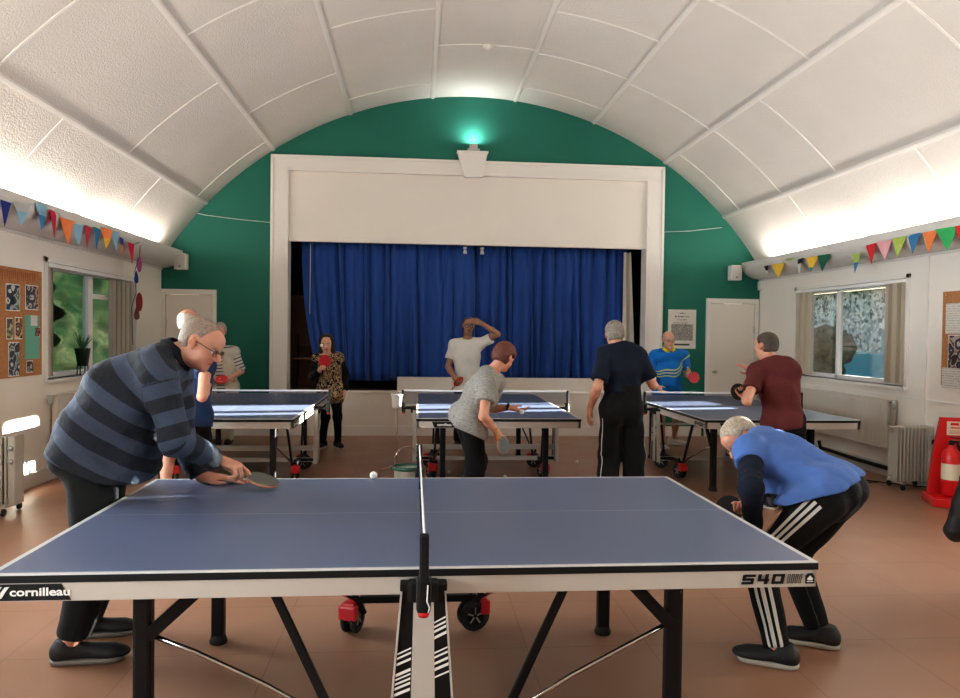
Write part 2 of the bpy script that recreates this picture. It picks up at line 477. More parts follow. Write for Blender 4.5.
for i, (s, X) in enumerate(((-1, XL), (1, XR))):
    for j, e in enumerate(EXTRA):
        window(3+2*i+j, X, s, *e, [((e[0]+e[1])/2, .05)], [(e[0]+.03, e[0]+.25), (e[1]-.25, e[1]-.03)] if s < 0 else [(e[0]+.02, e[1]-.02)], None, 'white framed window %s' % ('nearer the camera' if j == 0 else 'behind the camera'))

# ---------------------------------------------------------------- outside
def leaf_mat():
    m, nt, b = _nt('hedge_leaves'); g = G(m); tc = g.n('ShaderNodeTexCoord')
    a = g.n('ShaderNodeTexNoise'); a.inputs['Scale'].default_value = 1.3; a.inputs['Detail'].default_value = 3
    v = g.n('ShaderNodeTexVoronoi'); v.inputs['Scale'].default_value = 14
    g.l(tc.outputs['Object'], a.inputs['Vector']); g.l(tc.outputs['Object'], v.inputs['Vector'])
    c1 = g.ramp(a.outputs['Fac'], [(.35, (.0015, .0035, .0018)), (.5, (.008, .0105, .0045)), (.65, (.021, .022, .012))])
    c2 = g.mix(g.math('MULTIPLY', v.outputs['Distance'], .9, clamp=True), c1, (.001, .006, .003))
    g.l(c2, b.inputs['Base Color']); b.inputs['Roughness'].default_value = 1.; b.inputs['Specular IOR Level'].default_value = 0.
    return m
M_HEDGE = leaf_mat()
b = MB()
def hedge(u, v):
    n = math.sin(u*37+v*9)*.12+math.sin(u*91+v*41)*.07+math.sin(v*55+u*13)*.08
    return (-6.4+n-.9*(v**3), 2+16*u, -.3+3.9*v)
b.grid(hedge, 160, 50)
tag(b.build('hedge', M_HEDGE), 'tall green hedge seen outside through the left window', 'hedge')
tag(recentre(MB().span((-14, -6, -.5), (XL-.3, 22, -.3)).build('lawn', mat('lawn_green', (.07, .14, .035), rough=.9, noise=.3, nscale=5))), 'grass strip outside the left windows', 'lawn', kind='stuff')
M_TARM = mat('tarmac', (.20, .21, .22), rough=.9, noise=.2, nscale=4)
struct(MB().span((XR+.3, -8, -.5), (26, 34, -.3)).build('ground', M_TARM), 'grey car park ground outside')
def pebble():
    m, nt, b = _nt('pebbledash'); g = G(m); tc = g.n('ShaderNodeTexCoord')
    v = g.n('ShaderNodeTexVoronoi'); v.inputs['Scale'].default_value = 9.; g.l(tc.outputs['Object'], v.inputs['Vector'])
    c = g.ramp(v.outputs['Color'], [(.0, (.16, .16, .17)), (.3, (.50, .51, .53)), (.5, (.80, .82, .84)), (.7, (.97, .97, .97))], 'CONSTANT')
    g.l(c, b.inputs['Base Color']); b.inputs['Roughness'].default_value = .9
    return m
M_PEB = pebble()
hb = empty('house', (17.5, 24, -.3)); tag(hb, 'pebbledashed house across the car park seen through the right window', 'house')
b = MB(); b.box((0, 3.4, 1.75), (4, 13.4, 3.5)); b.build('wall', M_PEB, hb)
for yy in (-1.5, 5.0):
    b = MB(); b.box((-2.02, yy, 1.5), (.06, 1.7, 1.3)); b.build('house_window', mat('blue_glass', (.25, .42, .50), rough=.15), hb)
b = MB(); b.prism([(-2.3, 0), (2.3, 0), (0, .25)], (0, -3.5, 3.5), (1, 0, 0), (0, 0, 1), -14); b.build('roof', mat('roof_tile', (.16, .10, .08), rough=.8, noise=.3, nscale=9), hb)
cars = [((17.5, 14.6), (.35, .55, .60), 'pale blue car parked beyond the added sun fence'), ((11.4, 18.2), (.20, .50, .52), 'turquoise car parked further away outside the right window')]
M_TYRE = mat('tyre', (.02, .02, .02), rough=.8)
for (cx, cy), colr, lb in cars:
    c = empty('car', (cx, cy, -.3), math.radians(75)); tag(c, lb, 'car')
    P = [(-2.1, .35), (-2.1, .75), (-1.6, .95), (-1.0, 1.0), (-.4, 1.45), (1.0, 1.48), (1.7, 1.0), (2.1, .9), (2.1, .35)]
    m_ = mat('car_paint_%d' % int(cy), colr, rough=.25, coat=.5)
    b = MB(); b.prism(P, (0, .8, 0), (1, 0, 0), (0, 0, 1), 1.6); b.build('car_body', m_, c)
    b = MB(); b.prism([(-.85, 1.02), (-.35, 1.38), (.95, 1.40), (1.45, 1.02)], (0, .81, 0), (1, 0, 0), (0, 0, 1), 1.62); b.build('side_windows', mat('car_glass', (.05, .08, .10), rough=.1), c)
    for wx in (-1.3, 1.35):
        b = MB(); b.lathe([(0, 0), (.31, 0), (.31, 1.7), (0, 1.7)], (wx, -.85, .31), (0, 1, 0), 20); b.build('wheel', M_TYRE, c)
b = MB()
for k in range(26):
    a = rng.random(3)
    b.sphere((8.9+a[0]*.9-.4, 15.6+a[1]*1.9-.7, .2+a[2]*1.25), .28+.2*a[0], 8)
sh = tag(recentre(b.build('shrub', mat('shrub_leaves', (.20, .17, .125), rough=.9, noise=.8, nscale=14))), 'dark bushy shrub just outside the right window', 'shrub')
b = MB(); b.span((8.0, 12.6, -.3), (8.12, 15.0, .72)); tag(recentre(b.build('garden_wall', mat('garden_wall', (.45, .62, .66), rough=.9, noise=.2, nscale=5))), 'low pale garden wall outside the right window', 'garden wall')

t = empty('sun_blocker', (9.0, 9.2, -.3)); tag(t, 'added, unseen sun fence outside the right window', 'blocker')  # added panels, never in view; their gaps cut the low sun into table streaks
M_BLOCKER = mat('blocker_wood', (.20, .13, .08), rough=.8, noise=.2, nscale=8)
for (a, c) in ((-6., 2.), (2.02, 5.), (5.02, 8.50), (8.69, 8.88), (9.42, 12.5)):
    b = MB(); b.span((-.02, a-9.2, 0), (.02, c-9.2, 3.6)); b.build('blocker_panel', M_BLOCKER, t)
b = MB(); b.span((4.2, 12.6-9.2, 0), (4.24, 19.0-9.2, 3.6)); b.build('blocker_panel', M_BLOCKER, t)  # added out of view to keep direct sun off the shrub
b = MB(); b.span((0, 12.48-9.2, 0), (4.24, 12.52-9.2, 3.0)); b.build('blocker_panel', M_BLOCKER, t)
# ================================================================= TABLE TENNIS TABLES
def tt_blue():
    m, nt, b = _nt('table_blue'); g = G(m); tc = g.n('ShaderNodeTexCoord')
    sx = g.n('ShaderNodeSeparateXYZ'); g.l(tc.outputs['Object'], sx.inputs[0])
    ax = g.math('ABSOLUTE', sx.outputs[0]); ay = g.math('ABSOLUTE', sx.outputs[1])
    e = g.math('MAXIMUM', g.math('GREATER_THAN', ax, 1.35), g.math('GREATER_THAN', ay, .7425))
    cl = g.math('LESS_THAN', ay, .0015)
    f = g.math('MAXIMUM', e, g.math('MULTIPLY', cl, .75))
    nz = g.n('ShaderNodeTexNoise'); nz.inputs['Scale'].default_value = 3; nz.inputs['Detail'].default_value = 5; g.l(tc.outputs['Object'], nz.inputs['Vector'])
    base = g.mix(nz.outputs['Fac'], (.100, .125, .215), (.117, .143, .238))
    c = g.mix(f, base, (.62, .62, .62)); g.l(c, b.inputs['Base Color'])
    b.inputs['Roughness'].default_value = .36; b.inputs['Specular IOR Level'].default_value = .55
    n2 = g.n('ShaderNodeTexNoise'); n2.inputs['Scale'].default_value = 240; g.l(tc.outputs['Object'], n2.inputs['Vector'])
    bp = g.n('ShaderNodeBump'); bp.inputs['Strength'].default_value = .08; bp.inputs['Distance'].default_value = .002
    g.l(n2.outputs['Fac'], bp.inputs['Height']); g.l(bp.outputs[0], b.inputs['Normal'])
    return m
M_TT = tt_blue()
M_BLK = mat('black_steel', (.008, .008, .009), rough=.45, spec=.3)
M_APRON = mat('apron_grey', (.50, .46, .415), rough=.4)
M_CHROME = mat('chrome_rod', (.55, .54, .52), rough=.22, metal=1.)
M_RED = mat('red_plastic', (.55, .02, .03), rough=.35)
M_RUB = mat('black_rubber', (.014, .014, .014), rough=.7)
M_GREYHUB = mat('grey_hub', (.45, .45, .45), rough=.4)
M_BLKP = mat('black_plastic', (.010, .011, .012), rough=.5, spec=.3)
M_LOGOW = mat('logo_white', (.80, .79, .76), rough=.5)
M_CHAS = mat('chassis_grey', (.47, .44, .40), rough=.38)
def net_mat():
    m, nt, b = _nt('net_mesh'); g = G(m); tc = g.n('ShaderNodeTexCoord'); sx = g.n('ShaderNodeSeparateXYZ'); g.l(tc.outputs['Object'], sx.inputs[0])
    def line(s):
        fr = g.math('FRACT', g.math('MULTIPLY', s, 1/.0125)); return g.math('LESS_THAN', fr, .26)
    k = g.math('MAXIMUM', line(sx.outputs[1]), line(sx.outputs[2]))
    b.inputs['Base Color'].default_value = (.03, .035, .05, 1); b.inputs['Roughness'].default_value = .8
    tr = g.n('ShaderNodeBsdfTransparent'); mx = g.n('ShaderNodeMixShader'); g.l(k, mx.inputs[0]); g.l(tr.outputs[0], mx.inputs[1]); g.l(b.outputs[0], mx.inputs[2])
    g.l(mx.outputs[0], nt.nodes['Material Output'].inputs['Surface']); return m
M_NET = net_mat()
M_TAPE = mat('net_tape', (.78, .78, .77), rough=.6)
TZ = .76
def tt_table(loc, rz, label, group, beams=((.29, .055), (.165, .045))):
    t = empty('table_tennis_table', loc, rz); tag(t, label, 'table', group)
    # two playing halves
    for s in (-1, 1):
        b = MB(); b.m(M_TT)
        b.span((s*.004, -.7625, TZ-.0035), (s*1.37, .7625, TZ)); b.m(M_BLKP); b.span((s*.004, -.763, TZ-.027), (s*1.3705, .763, TZ-.0035))
        # object coordinates of the half equal the table's, so the lines fall on its outer edges
        b.build('playing_half', None, t)
        b = MB(); b.m(M_APRON); z0, z1 = TZ-.088, TZ-.027
        b.span((s*.03, -.758, z0), (s*1.366, -.735, z1), bevel=.003); b.span((s*.03, .735, z0), (s*1.366, .758, z1), bevel=.003)
        b.span((s*1.343, -.758, z0), (s*1.366, .758, z1), bevel=.003); b.span((s*.03, -.74, z0), (s*.05, .74, z1))
        b.build('apron', M_APRON, t)
        b = MB()
        for y in (-.3, .3): b.span((s*.06, y-.02, z0+.01), (s*1.34, y+.02, z1))
        b.build('underside_rail', M_BLK, t)
        for y in (-.505, .505):
            x = s*.965-.016
            b = MB(); b.box((x, y, .355), (.062, .055, .65), bevel=.012); lg = b.build('leg', M_BLK, t)
            b = MB(); b.lathe([(0, 0), (.040, 0), (.043, .012), (.036, .03), (.033, .045), (0, .045)], (x, y, 0), n=20); b.build('foot_cap', M_RUB, lg)
            b = MB(); b.m(M_BLK); b.bar((x-s*.02, y+.02*(1 if y > 0 else -1), .46), (s*.70, y, .70), .022, .045); b.m(M_CHROME); b.bar((x-s*.02, y-.014, .47), (s*.71, y-.014, .70), .006, .008)
            b.build('leg_brace', M_BLK, t, recalc=True)
            yy = y*1.09
            b = MB(); b.bar((s*.56, yy, .70), (s*.275, yy*1.05, .10), .02, .03, bevel=.004); b.build('strut', M_BLK, t)
            b = MB(); b.tube([(x, y, .465), (s*.80, y*1.04, .400), (s*.55, y*1.10, .29), (s*.31, y*1.16, .165)], .009, 8); b.build('stay_rod', M_CHROME, t)
    # central chassis: uprights outside both long edges
    for e in (-1, 1):
        y = e*.782
        b = MB()
        def trap(x0, x1, x0b, x1b, ya, yb_, z0, z1):
            P = [(x0b, z0), (x1b, z0), (x1, z1), (x0, z1)]
            b.prism(P, (0, max(ya, yb_), 0), (1, 0, 0), (0, 0, 1), abs(ya-yb_))
        b.m(M_CHAS)
        trap(-.030, .034, -.040, .046, y-.018, y+.018, .14, .712)      # middle spine
        trap(-.072, -.066, -.118, -.110, y-.02, y+.02, .14, .712); trap(.068, .074, .110, .118, y-.02, y+.02, .14, .712)
        b.m(M_BLK)
        trap(-.066, -.030, -.110, -.040, y-.014, y+.014, .14, .712); trap(.034, .068, .046, .110, y-.014, y+.014, .14, .712)
        b.span((-.075, y-.03, .70), (.078, y+.03, .722), bevel=.004)
        b.m(M_LOGOW)    # diagonal pale stripes on both dark flanks
        yo = y+e*.0155
        for side in (-1, 1):
            zs = [.60, .585, .57, .55, .50, .485, .465, .445, .42] if side > 0 else [.50, .485, .465, .43, .415, .40, .385, .365]
            for i, z in enumerate(zs):
                k = (.712-z)/.572; xa = side*(.032+.012*k); xb = side*(.066+.042*k)
                w = .0025+.0007*(i % 4)
                lo, hi = (xa, xb) if side > 0 else (xb, xa)
                b.prism([(lo, z-w-.010), (hi, z-w+.010), (hi, z+w+.010), (lo, z+w-.010)], (0, yo+.001, 0), (1, 0, 0), (0, 0, 1), .002)
        b.build('chassis_upright', None, t)
        b = MB(); b.span((-.30, e*.60-.02, .150), (.30, e*.60+.02, .185), bevel=.004); b.bar((0, e*.60, .168), (0, y, .168), .05, .030)
        b.build('axle_bar', M_BLK, t)
        for s in (-1, 1):
            c = empty('caster', (s*.31-.025, e*.60, 0), 1.25 if s < 0 else .25); c.parent = t
            for q in (-.026, .026):
                b = MB(); b.m(M_RUB); b.lathe([(.044, -.013), (.074, -.012), (.080, -.004), (.080, .004), (.074, .012), (.044, .013)], (0, q, .08), (0, 1, 0), 28)
                b.m(M_BLKP); b.lathe([(.0, -.007), (.046, -.006)], (0, q, .08), (0, 1, 0), 28); b.lathe([(.046, .006), (0, .007)], (0, q, .08), (0, 1, 0), 28)
                b.m(M_GREYHUB)
                for k in range(5):
                    a = k*2*PI/5+.3
                    for yy in (-.009, .009): b.bar((.010*math.cos(a), q+yy, .08+.010*math.sin(a)), (.046*math.cos(a), q+yy, .08+.046*math.sin(a)), .003, .008)
                b.build('wheel', None, c)
            b = MB(); b.m(M_RED); b.box((s*.055, 0, .120), (.050, .095, .075), bevel=.012); b.box((s*.03, 0, .150), (.07, .07, .03), bevel=.008)
            b.build('brake', M_RED, c)
            b = MB(); b.tube([(0, 0, .08), (-s*.005, 0, .15), (-s*.02, 0, .21)], .012, 10); b.build('caster_stem', M_BLK, c)
    b = MB()
    for z, w in beams: b.span((-.02, -.77, z-w/2), (.02, .77, z+w/2), bevel=.004)
    b.build('cross_beam', M_CHAS, t)
    # net
    n = empty('net_assembly', (0, 0, 0)); n.parent = t
    b = MB(); b.grid(lambda u, v: (0, -.915+1.83*u, TZ+.002+.1505*v-.004*math.sin(PI*u)*v), 24, 2, False); b.build('net_mesh', M_NET, n)
    b = MB(); b.grid(lambda u, v: (.004*math.cos(2*PI*v), -.915+1.83*u, TZ+.148-.004*math.sin(PI*u)+.009*math.sin(2*PI*v)), 24, 10); b.build('net_tape', M_TAPE, n)
    for e in (-1, 1):
        b = MB(); b.m(M_BLKP)
        b.box((0, e*.915, TZ+.050), (.030, .024, .215), bevel=.008)
        b.box((0, e*.905, TZ-.035), (.046, .045, .11), bevel=.012); b.box((0, e*.84, TZ-.042), (.040, .15, .032), bevel=.008)
        b.box((.0, e*.80, TZ-.06), (.10, .05, .07), bevel=.012)
        b.m(M_RED); b.lathe([(0, 0), (.016, 0), (.019, .01), (.019, .022), (0, .022)], (0, e*.905, TZ-.105), n=14)
        b.m(M_TAPE); b.tube([(.012, e*.929, TZ+.0), (.010, e*.93, TZ-.05), (.018, e*.93, TZ-.07), (.014, e*.928, TZ-.085)], .0022, 6)
        b.build('net_post', None, n)
    # printed plates: maker's plate at the left end of a long apron, model number at the right end
    for e in (-1, 1):
        yo = e*.7595; X = Vector((-e, 0, 0)); X = Vector((1, 0, 0)) if e < 0 else Vector((-1, 0, 0)); zc = TZ-.0575
        o = Vector((0, yo, zc)); 
        b = MB(); b.m(M_BLKP); z_ = Vector((0, 0, 1))
        b.prism([(-1.366, -.026), (-1.115, -.026), (-1.145, .026), (-1.366, .026)], o-Vector((0, e*.001, 0)), X, z_, .002)
        b.m(M_LOGOW)
        b.text('cornilleau', o+X*(-1.208)+Vector((0, e*.0006, 0)), X, z_, .036, wx=1.30, bold=.0010, align='CENTER')
        for k in range(2): b.prism([(-1.356+k*.022, -.018), (-1.346+k*.022, -.018), (-1.333+k*.022, .004), (-1.322+k*.022, .019), (-1.336+k*.022, .017), (-1.349+k*.022, .0)], o+Vector((0, e*.0006, 0)), X, z_, .0015)
        b.build('maker_plate', None, t)
        b = MB(); b.m(M_BLKP); oo = o+Vector((0, e*.0006, 0))
        def seg(x, z, w, h):
            x = 1.094+(x-1.115)*1.12; w *= 1.12; b.prism([(x, z), (x+w, z), (x+w+.2*h, z+h), (x+.2*h, z+h)], oo, X, z_, .0015)
        x = 1.115; hgt = .034; t_ = .0085
        # 5
        seg(x, -.017, .034, t_); seg(x+.004, -.017+.0125, .034, t_); seg(x+.009, -.017+hgt-t_, .036, t_); seg(x+.028, -.017, .010, .019); seg(x+.003, -.002, .010, .017)
        # 4
        x += .048; seg(x+.004, -.017+.0095, .036, t_); seg(x+.004, -.005, .010, .022); seg(x+.024, -.017, .011, hgt)
        # 0
        x += .048; seg(x, -.017, .036, t_); seg(x+.006, -.017+hgt-t_, .036, t_); seg(x, -.017, .010, hgt); seg(x+.028, -.017, .011, hgt)
        x += .050
        for k in range(4):
            for (dx) in (0, .006): seg(x+k*.0125+dx, -.016, .0013, .032)
            seg(x+k*.0125, -.016, .007, .0015); seg(x+k*.0125+.006, .0145, .007, .0015)
        b.prism([(1.325, -.018), (1.362-.004, -.018), (1.362-.004, .008), (1.350, .018), (1.334, .018), (1.325, .008)], oo, X, z_, .0015)
        b.m(M_LOGOW)
        b.prism([(1.333, -.006), (1.350, -.006), (1.352, .0), (1.342, .010), (1.331, .0)], oo+Vector((0, e*.001, 0)), X, z_, .0012)
        b.prism([(1.330, -.012), (1.353, -.012), (1.353, -.009), (1.330, -.009)], oo+Vector((0, e*.001, 0)), X, z_, .0012)
        b.build('model_number', None, t)
    for e in (-1, 1):   # small plate on each short apron end
        X = Vector((0, -e, 0)) if e > 0 else Vector((0, 1, 0)); X = Vector((0, 1, 0)) if e > 0 else Vector((0, -1, 0)); o = Vector((e*1.3675, 0, TZ-.0575)); z_ = Vector((0, 0, 1))
        if e < 0: pass
        b = MB(); b.m(M_BLKP); b.prism([(-.60, -.026), (-.40, -.026), (-.42, .026), (-.62, .026)], o, X, z_, .0015); b.m(M_LOGOW)
        b.text('cornilleau', o+X*(-.505)+Vector((e*.0016, 0, 0)), X, z_, .034, wx=1.0, bold=.001)
        b.build('end_plate', None, t)
    return t
GT = 'blue folding table tennis tables'
tt_table((.022, 3.181, 0), .0059, 'large blue table tennis table nearest the camera, seen side on', GT)
# far tables: length runs away from the camera
tt_table((.758, 8.064, 0), -PI/2, 'far blue table tennis table in the middle, crossed by a bright streak of light', GT)
tt_table((-1.851, 7.975, 0), -PI/2, 'far blue table tennis table on the left, before the woman in patterned tunic', GT)
tt_table((3.454, 8.02, 0), -PI/2, 'far blue table tennis table on the right, beside the white door', GT, beams=((.555, .022), (.165, .045)))
# ================================================================= FURNISHINGS
# curtains
def curtain_mat():
    m, nt, b = _nt('curtain_blue'); g = G(m)
    b.inputs['Base Color'].default_value = (.008, .050, .235, 1); b.inputs['Roughness'].default_value = .75; b.inputs['Sheen Weight'].default_value = .15
    tc = g.n('ShaderNodeTexCoord'); nz = g.n('ShaderNodeTexNoise'); nz.inputs['Scale'].default_value = 3; nz.inputs['Detail'].default_value = 5; g.l(tc.outputs['Object'], nz.inputs['Vector'])
    g.l(g.mix(nz.outputs['Fac'], (.007, .052, .235), (.013, .078, .34)), b.inputs['Base Color']); return m
M_CURT = curtain_mat()
def curtain(x0, x1, seed, label, edge, yo=0.):
    r = np.random.default_rng(seed); L = x1-x0; nf = int(L/.16)
    ph = np.cumsum(r.uniform(.6, 1.5, nf+2)); ph = ph/ph[-1]
    am = r.uniform(.35, 1., nf+2)
    b = MB(); b.m(M_CURT)
    def fn(u, v):
        z = .80+.0*v+(2.90-.80)*v
        uu = u
        xx = x0+L*u
        if edge < 0: xx = x0+L*u+.26*(1-v)**2.2*max(0, 1-u*3.)*1.15        # left leading edge swings inwards low down
        k = np.interp(u, ph, np.arange(nf+2)); f = k-int(k); a = am[min(int(k), nf+1)]
        w = math.sin(PI*f)**.8*a*.13*(.55+.45*(1-v))+.02*math.sin(k*5+v*3)
        pin = .02*math.sin(u*160)*(v**6)
        return (xx+.02*math.sin(k*2.3+v*2), W+.34+yo-w+pin, z)
    b.grid(fn, nf*14, 16)
    o = b.build('stage_curtain', None)
    me = o.data
    md = o.modifiers.new('thick', 'SOLIDIFY'); md.thickness = .006
    tag(o, label, 'curtain', 'pair of blue stage curtains'); return o
cl = curtain(onY(300.5,250,11.34).x, .86, 3, 'blue stage curtain, left half of the pair', -1, 0.)
cr = curtain(.74, onY(629,250,11.34).x, 5, 'blue stage curtain, right half of the pair', 1, .14)
b = MB()
def lin(u, v): return (3.20+.11*u+.10*(1-v)*u, W+.30-.05*math.sin(u*7), .86+1.98*v)
b.grid(lin, 10, 12); o = b.build('lining', mat('curtain_lining', (.62, .58, .50), rough=.8), cr)
for x in (.70, .96):
    o = MB(); o.box((0, 0, 0), (.05, .06, .03), bevel=.006); o.lathe([(0, 0), (.022, 0), (.03, .06), (.0, .06)], (0, -.02, -.03), (0, -.3, -1), 14)
    q = o.build('stage_spotlight', M_TRIM); q.location = (x, W+.17, 2.84); tag(q, 'small white lamp under the pelmet, %s one above the curtain join' % ('left' if x < .8 else 'right'), 'lamp', 'small white lamps under the pelmet')
# things in the stage wing (left of curtain)
M_WOOD = mat('brown_wood', (.22, .095, .04), rough=.5, noise=.3, nscale=5, stretch=(1, 1, .2))
t = empty('wooden_cabinet', (-1.93, W+1.15, SZ)); tag(t, 'tall brown wooden cupboard in the stage wing left of the blue curtain', 'cupboard')
b = MB(); b.span((-.25, -.1, 0), (.42, .3, 1.45), bevel=.01); b.build('carcass', M_WOOD, t)
b = MB(); b.span((-.25, -.13, .93), (.42, -.10, 1.02), bevel=.004); b.m(M_WOOD); b.span((-.25, -.125, .2), (.02, -.10, .9), bevel=.004); b.span((.05, -.125, .2), (.40, -.10, .9), bevel=.004)
b.build('cupboard_door', mat('light_wood', (.42, .23, .11), rough=.5), t)
t = empty('stacking_chair', (-1.72, W+.66, SZ)); tag(t, 'dark chair in shadow on the stage left of the blue curtain', 'chair')
b = MB(); b.box((0, 0, .45), (.38, .38, .03), bevel=.01); b.build('seat', M_WOOD, t)
b = MB(); b.box((0, .19, .75), (.38, .02, .25), bevel=.008); b.build('backrest', M_WOOD, t)
for sx in (-.17, .17):
    for sy in (-.17, .17):
        b = MB(); b.tube([(sx*1.1, sy*1.1, 0), (sx, sy, .45)]+([(sx, sy+.02, .85)] if sy > 0 else []), .011, 8); b.build('leg', M_BLK, t)
# ropes / cords
def cord(pts, r, m, name, label, cat):
    b = MB(); b.tube(pts, r, 6); return tag(recentre(b.build(name, m)), label, cat)
cord([(-1.60, W+.1, 2.85), (-1.605, W+.1, 1.8)], .006, mat('cream_cord', (.6, .5, .3)), 'curtain_cord', 'cream pull cord hanging at the left edge of the stage', 'cord')
M_WCORD = mat('white_cord', (.65, .68, .66), rough=.6)
P = [onY(px, py, W-.02) for px, py in ((186, 211), (205, 215), (240, 219.5), (271, 222.5))]
cord(P, .006, M_WCORD, 'string', 'thin white string across the green wall left of the stage', 'string')
P = [onY(px, py, W-.02) for px, py in ((664, 232), (690, 231), (722, 227.5))]
cord(P, .006, M_WCORD, 'string', 'thin white string across the green wall right of the stage', 'string')
# uplighter body
b = MB(); b.span((.70, W-.19, 4.235), (.88, W-.07, 4.26), bevel=.004); b.span((.73, W-.17, 4.26), (.85, W-.09, 4.33), bevel=.01)
tag(recentre(b.build('uplighter', mat('lamp_grey', (.5, .5, .48), rough=.4))), 'small grey uplighter standing on the white keystone', 'lamp')
# smoke detector + cable
b = MB(); b.lathe([(0, 0), (.055, 0), (.062, -.015), (.058, -.03), (.045, -.038), (.03, -.055), (0, -.058)], (0, 0, 0), n=24)
o = b.build('smoke_detector', M_TRIM); o.location = (.815, 9.0, ACZ+AR-.003); tag(o, 'round white smoke detector on the ceiling', 'smoke detector')
cord([(.87, 9.0, 5.062), (1.2, 9.0, 5.05), (1.40, 9.0, 5.025)], .008, M_TRIM, 'ceiling_cable', 'thin white cable running from the smoke detector', 'cable')
# loudspeakers
def speaker(x, lb):
    t = empty('loudspeaker', (x, W, 2.42)); tag(t, lb, 'loudspeaker', 'white wall loudspeakers')
    b = MB(); b.box((0, -.10, .10), (.17, .14, .23), bevel=.015); b.build('cabinet', M_TRIM, t)
    b = MB(); b.box((0, -.172, .10), (.145, .008, .20), bevel=.003); b.build('grille', mat('speaker_grille', (.60, .58, .54), rough=.7, bump=.5, bscale=300), t)
    b = MB(); b.box((0, -.178, .03), (.018, .004, .018)); b.build('badge', M_BLKP, t)
    b = MB(); b.box((0, -.015, .10), (.05, .03, .10)); b.build('wall_mount', M_TRIM, t)
speaker(-3.40, 'white wall loudspeaker in the left corner, above the door')
speaker(4.83, 'white wall loudspeaker in the right corner, above the door')
b = MB(); b.box((0, 0, 0), (.05, .09, .14), bevel=.012); o = b.build('motion_sensor', M_TRIM); o.location = (XR-.026, 10.93, 2.335); tag(o, 'small white sensor box in the right corner below the cornice', 'sensor')
# poster on the green wall
t = empty('poster', (4.05, W-.006, 1.35)); tag(t, 'white printed poster on the green wall beside the right door', 'poster')
b = MB(); b.m(mat('poster_paper', (.72, .69, .62), rough=.7)); b.box((0, 0, .30), (.44, .004, .60)); M_INK = mat('ink', (.05, .05, .05), rough=.7); b.m(M_INK)
def marks(z, h, words, r=random.Random(4)):
    """rows of small letter-like strokes, as illegible as they are in the place itself"""
    for (x0, x1) in words:
        x = x0
        while x < x1-.004:
            w = h*r.uniform(.35, .7); k = h*r.uniform(.6, 1.)
            b.span((x, -.0035, z), (x+w*.35, -.0025, z+k)); b.span((x, -.0035, z+(k*.8 if r.random() < .5 else 0)), (x+w, -.0025, z+(k if r.random() < .5 else k*.25)))
            x += w+h*.18
marks(.535, .022, [(-.06, .055)]); marks(.482, .024, [(-.115, -.09), (-.07, .07), (.085, .115)]); marks(.434, .020, [(-.075, .065)])
marks(.402, .008, [(-.14, -.05), (-.04, .02), (.03, .09)]); marks(.386, .008, [(-.15, -.02), (-.01, .10)])
b.span((-.12, -.004, .048), (.12, -.003, .075)); b.build('sheet', None, t)
def blotch(name, cols, sc=22):
    m, nt, bb = _nt(name); g = G(m); tc = g.n('ShaderNodeTexCoord'); v = g.n('ShaderNodeTexVoronoi'); v.inputs['Scale'].default_value = sc; g.l(tc.outputs['Object'], v.inputs['Vector'])
    n_ = g.n('ShaderNodeTexNoise'); n_.inputs['Scale'].default_value = sc*1.2; g.l(tc.outputs['Object'], n_.inputs['Vector'])
    k = len(cols); f = g.math('FRACT', g.math('ADD', g.math('MULTIPLY', v.outputs['Distance'], 1.3), g.math('MULTIPLY', n_.outputs['Fac'], .8)))
    g.l(g.ramp(f, [(i/k, c) for i, c in enumerate(cols)], 'CONSTANT'), bb.inputs['Base Color']); bb.inputs['Roughness'].default_value = .5; return m
b = MB(); b.box((0, -.003, .25), (.34, .002, .25)); b.build('poster_picture', blotch('poster_print', [(.35, .33, .30), (.16, .15, .14), (.55, .52, .47), (.24, .23, .22)], 40), t)

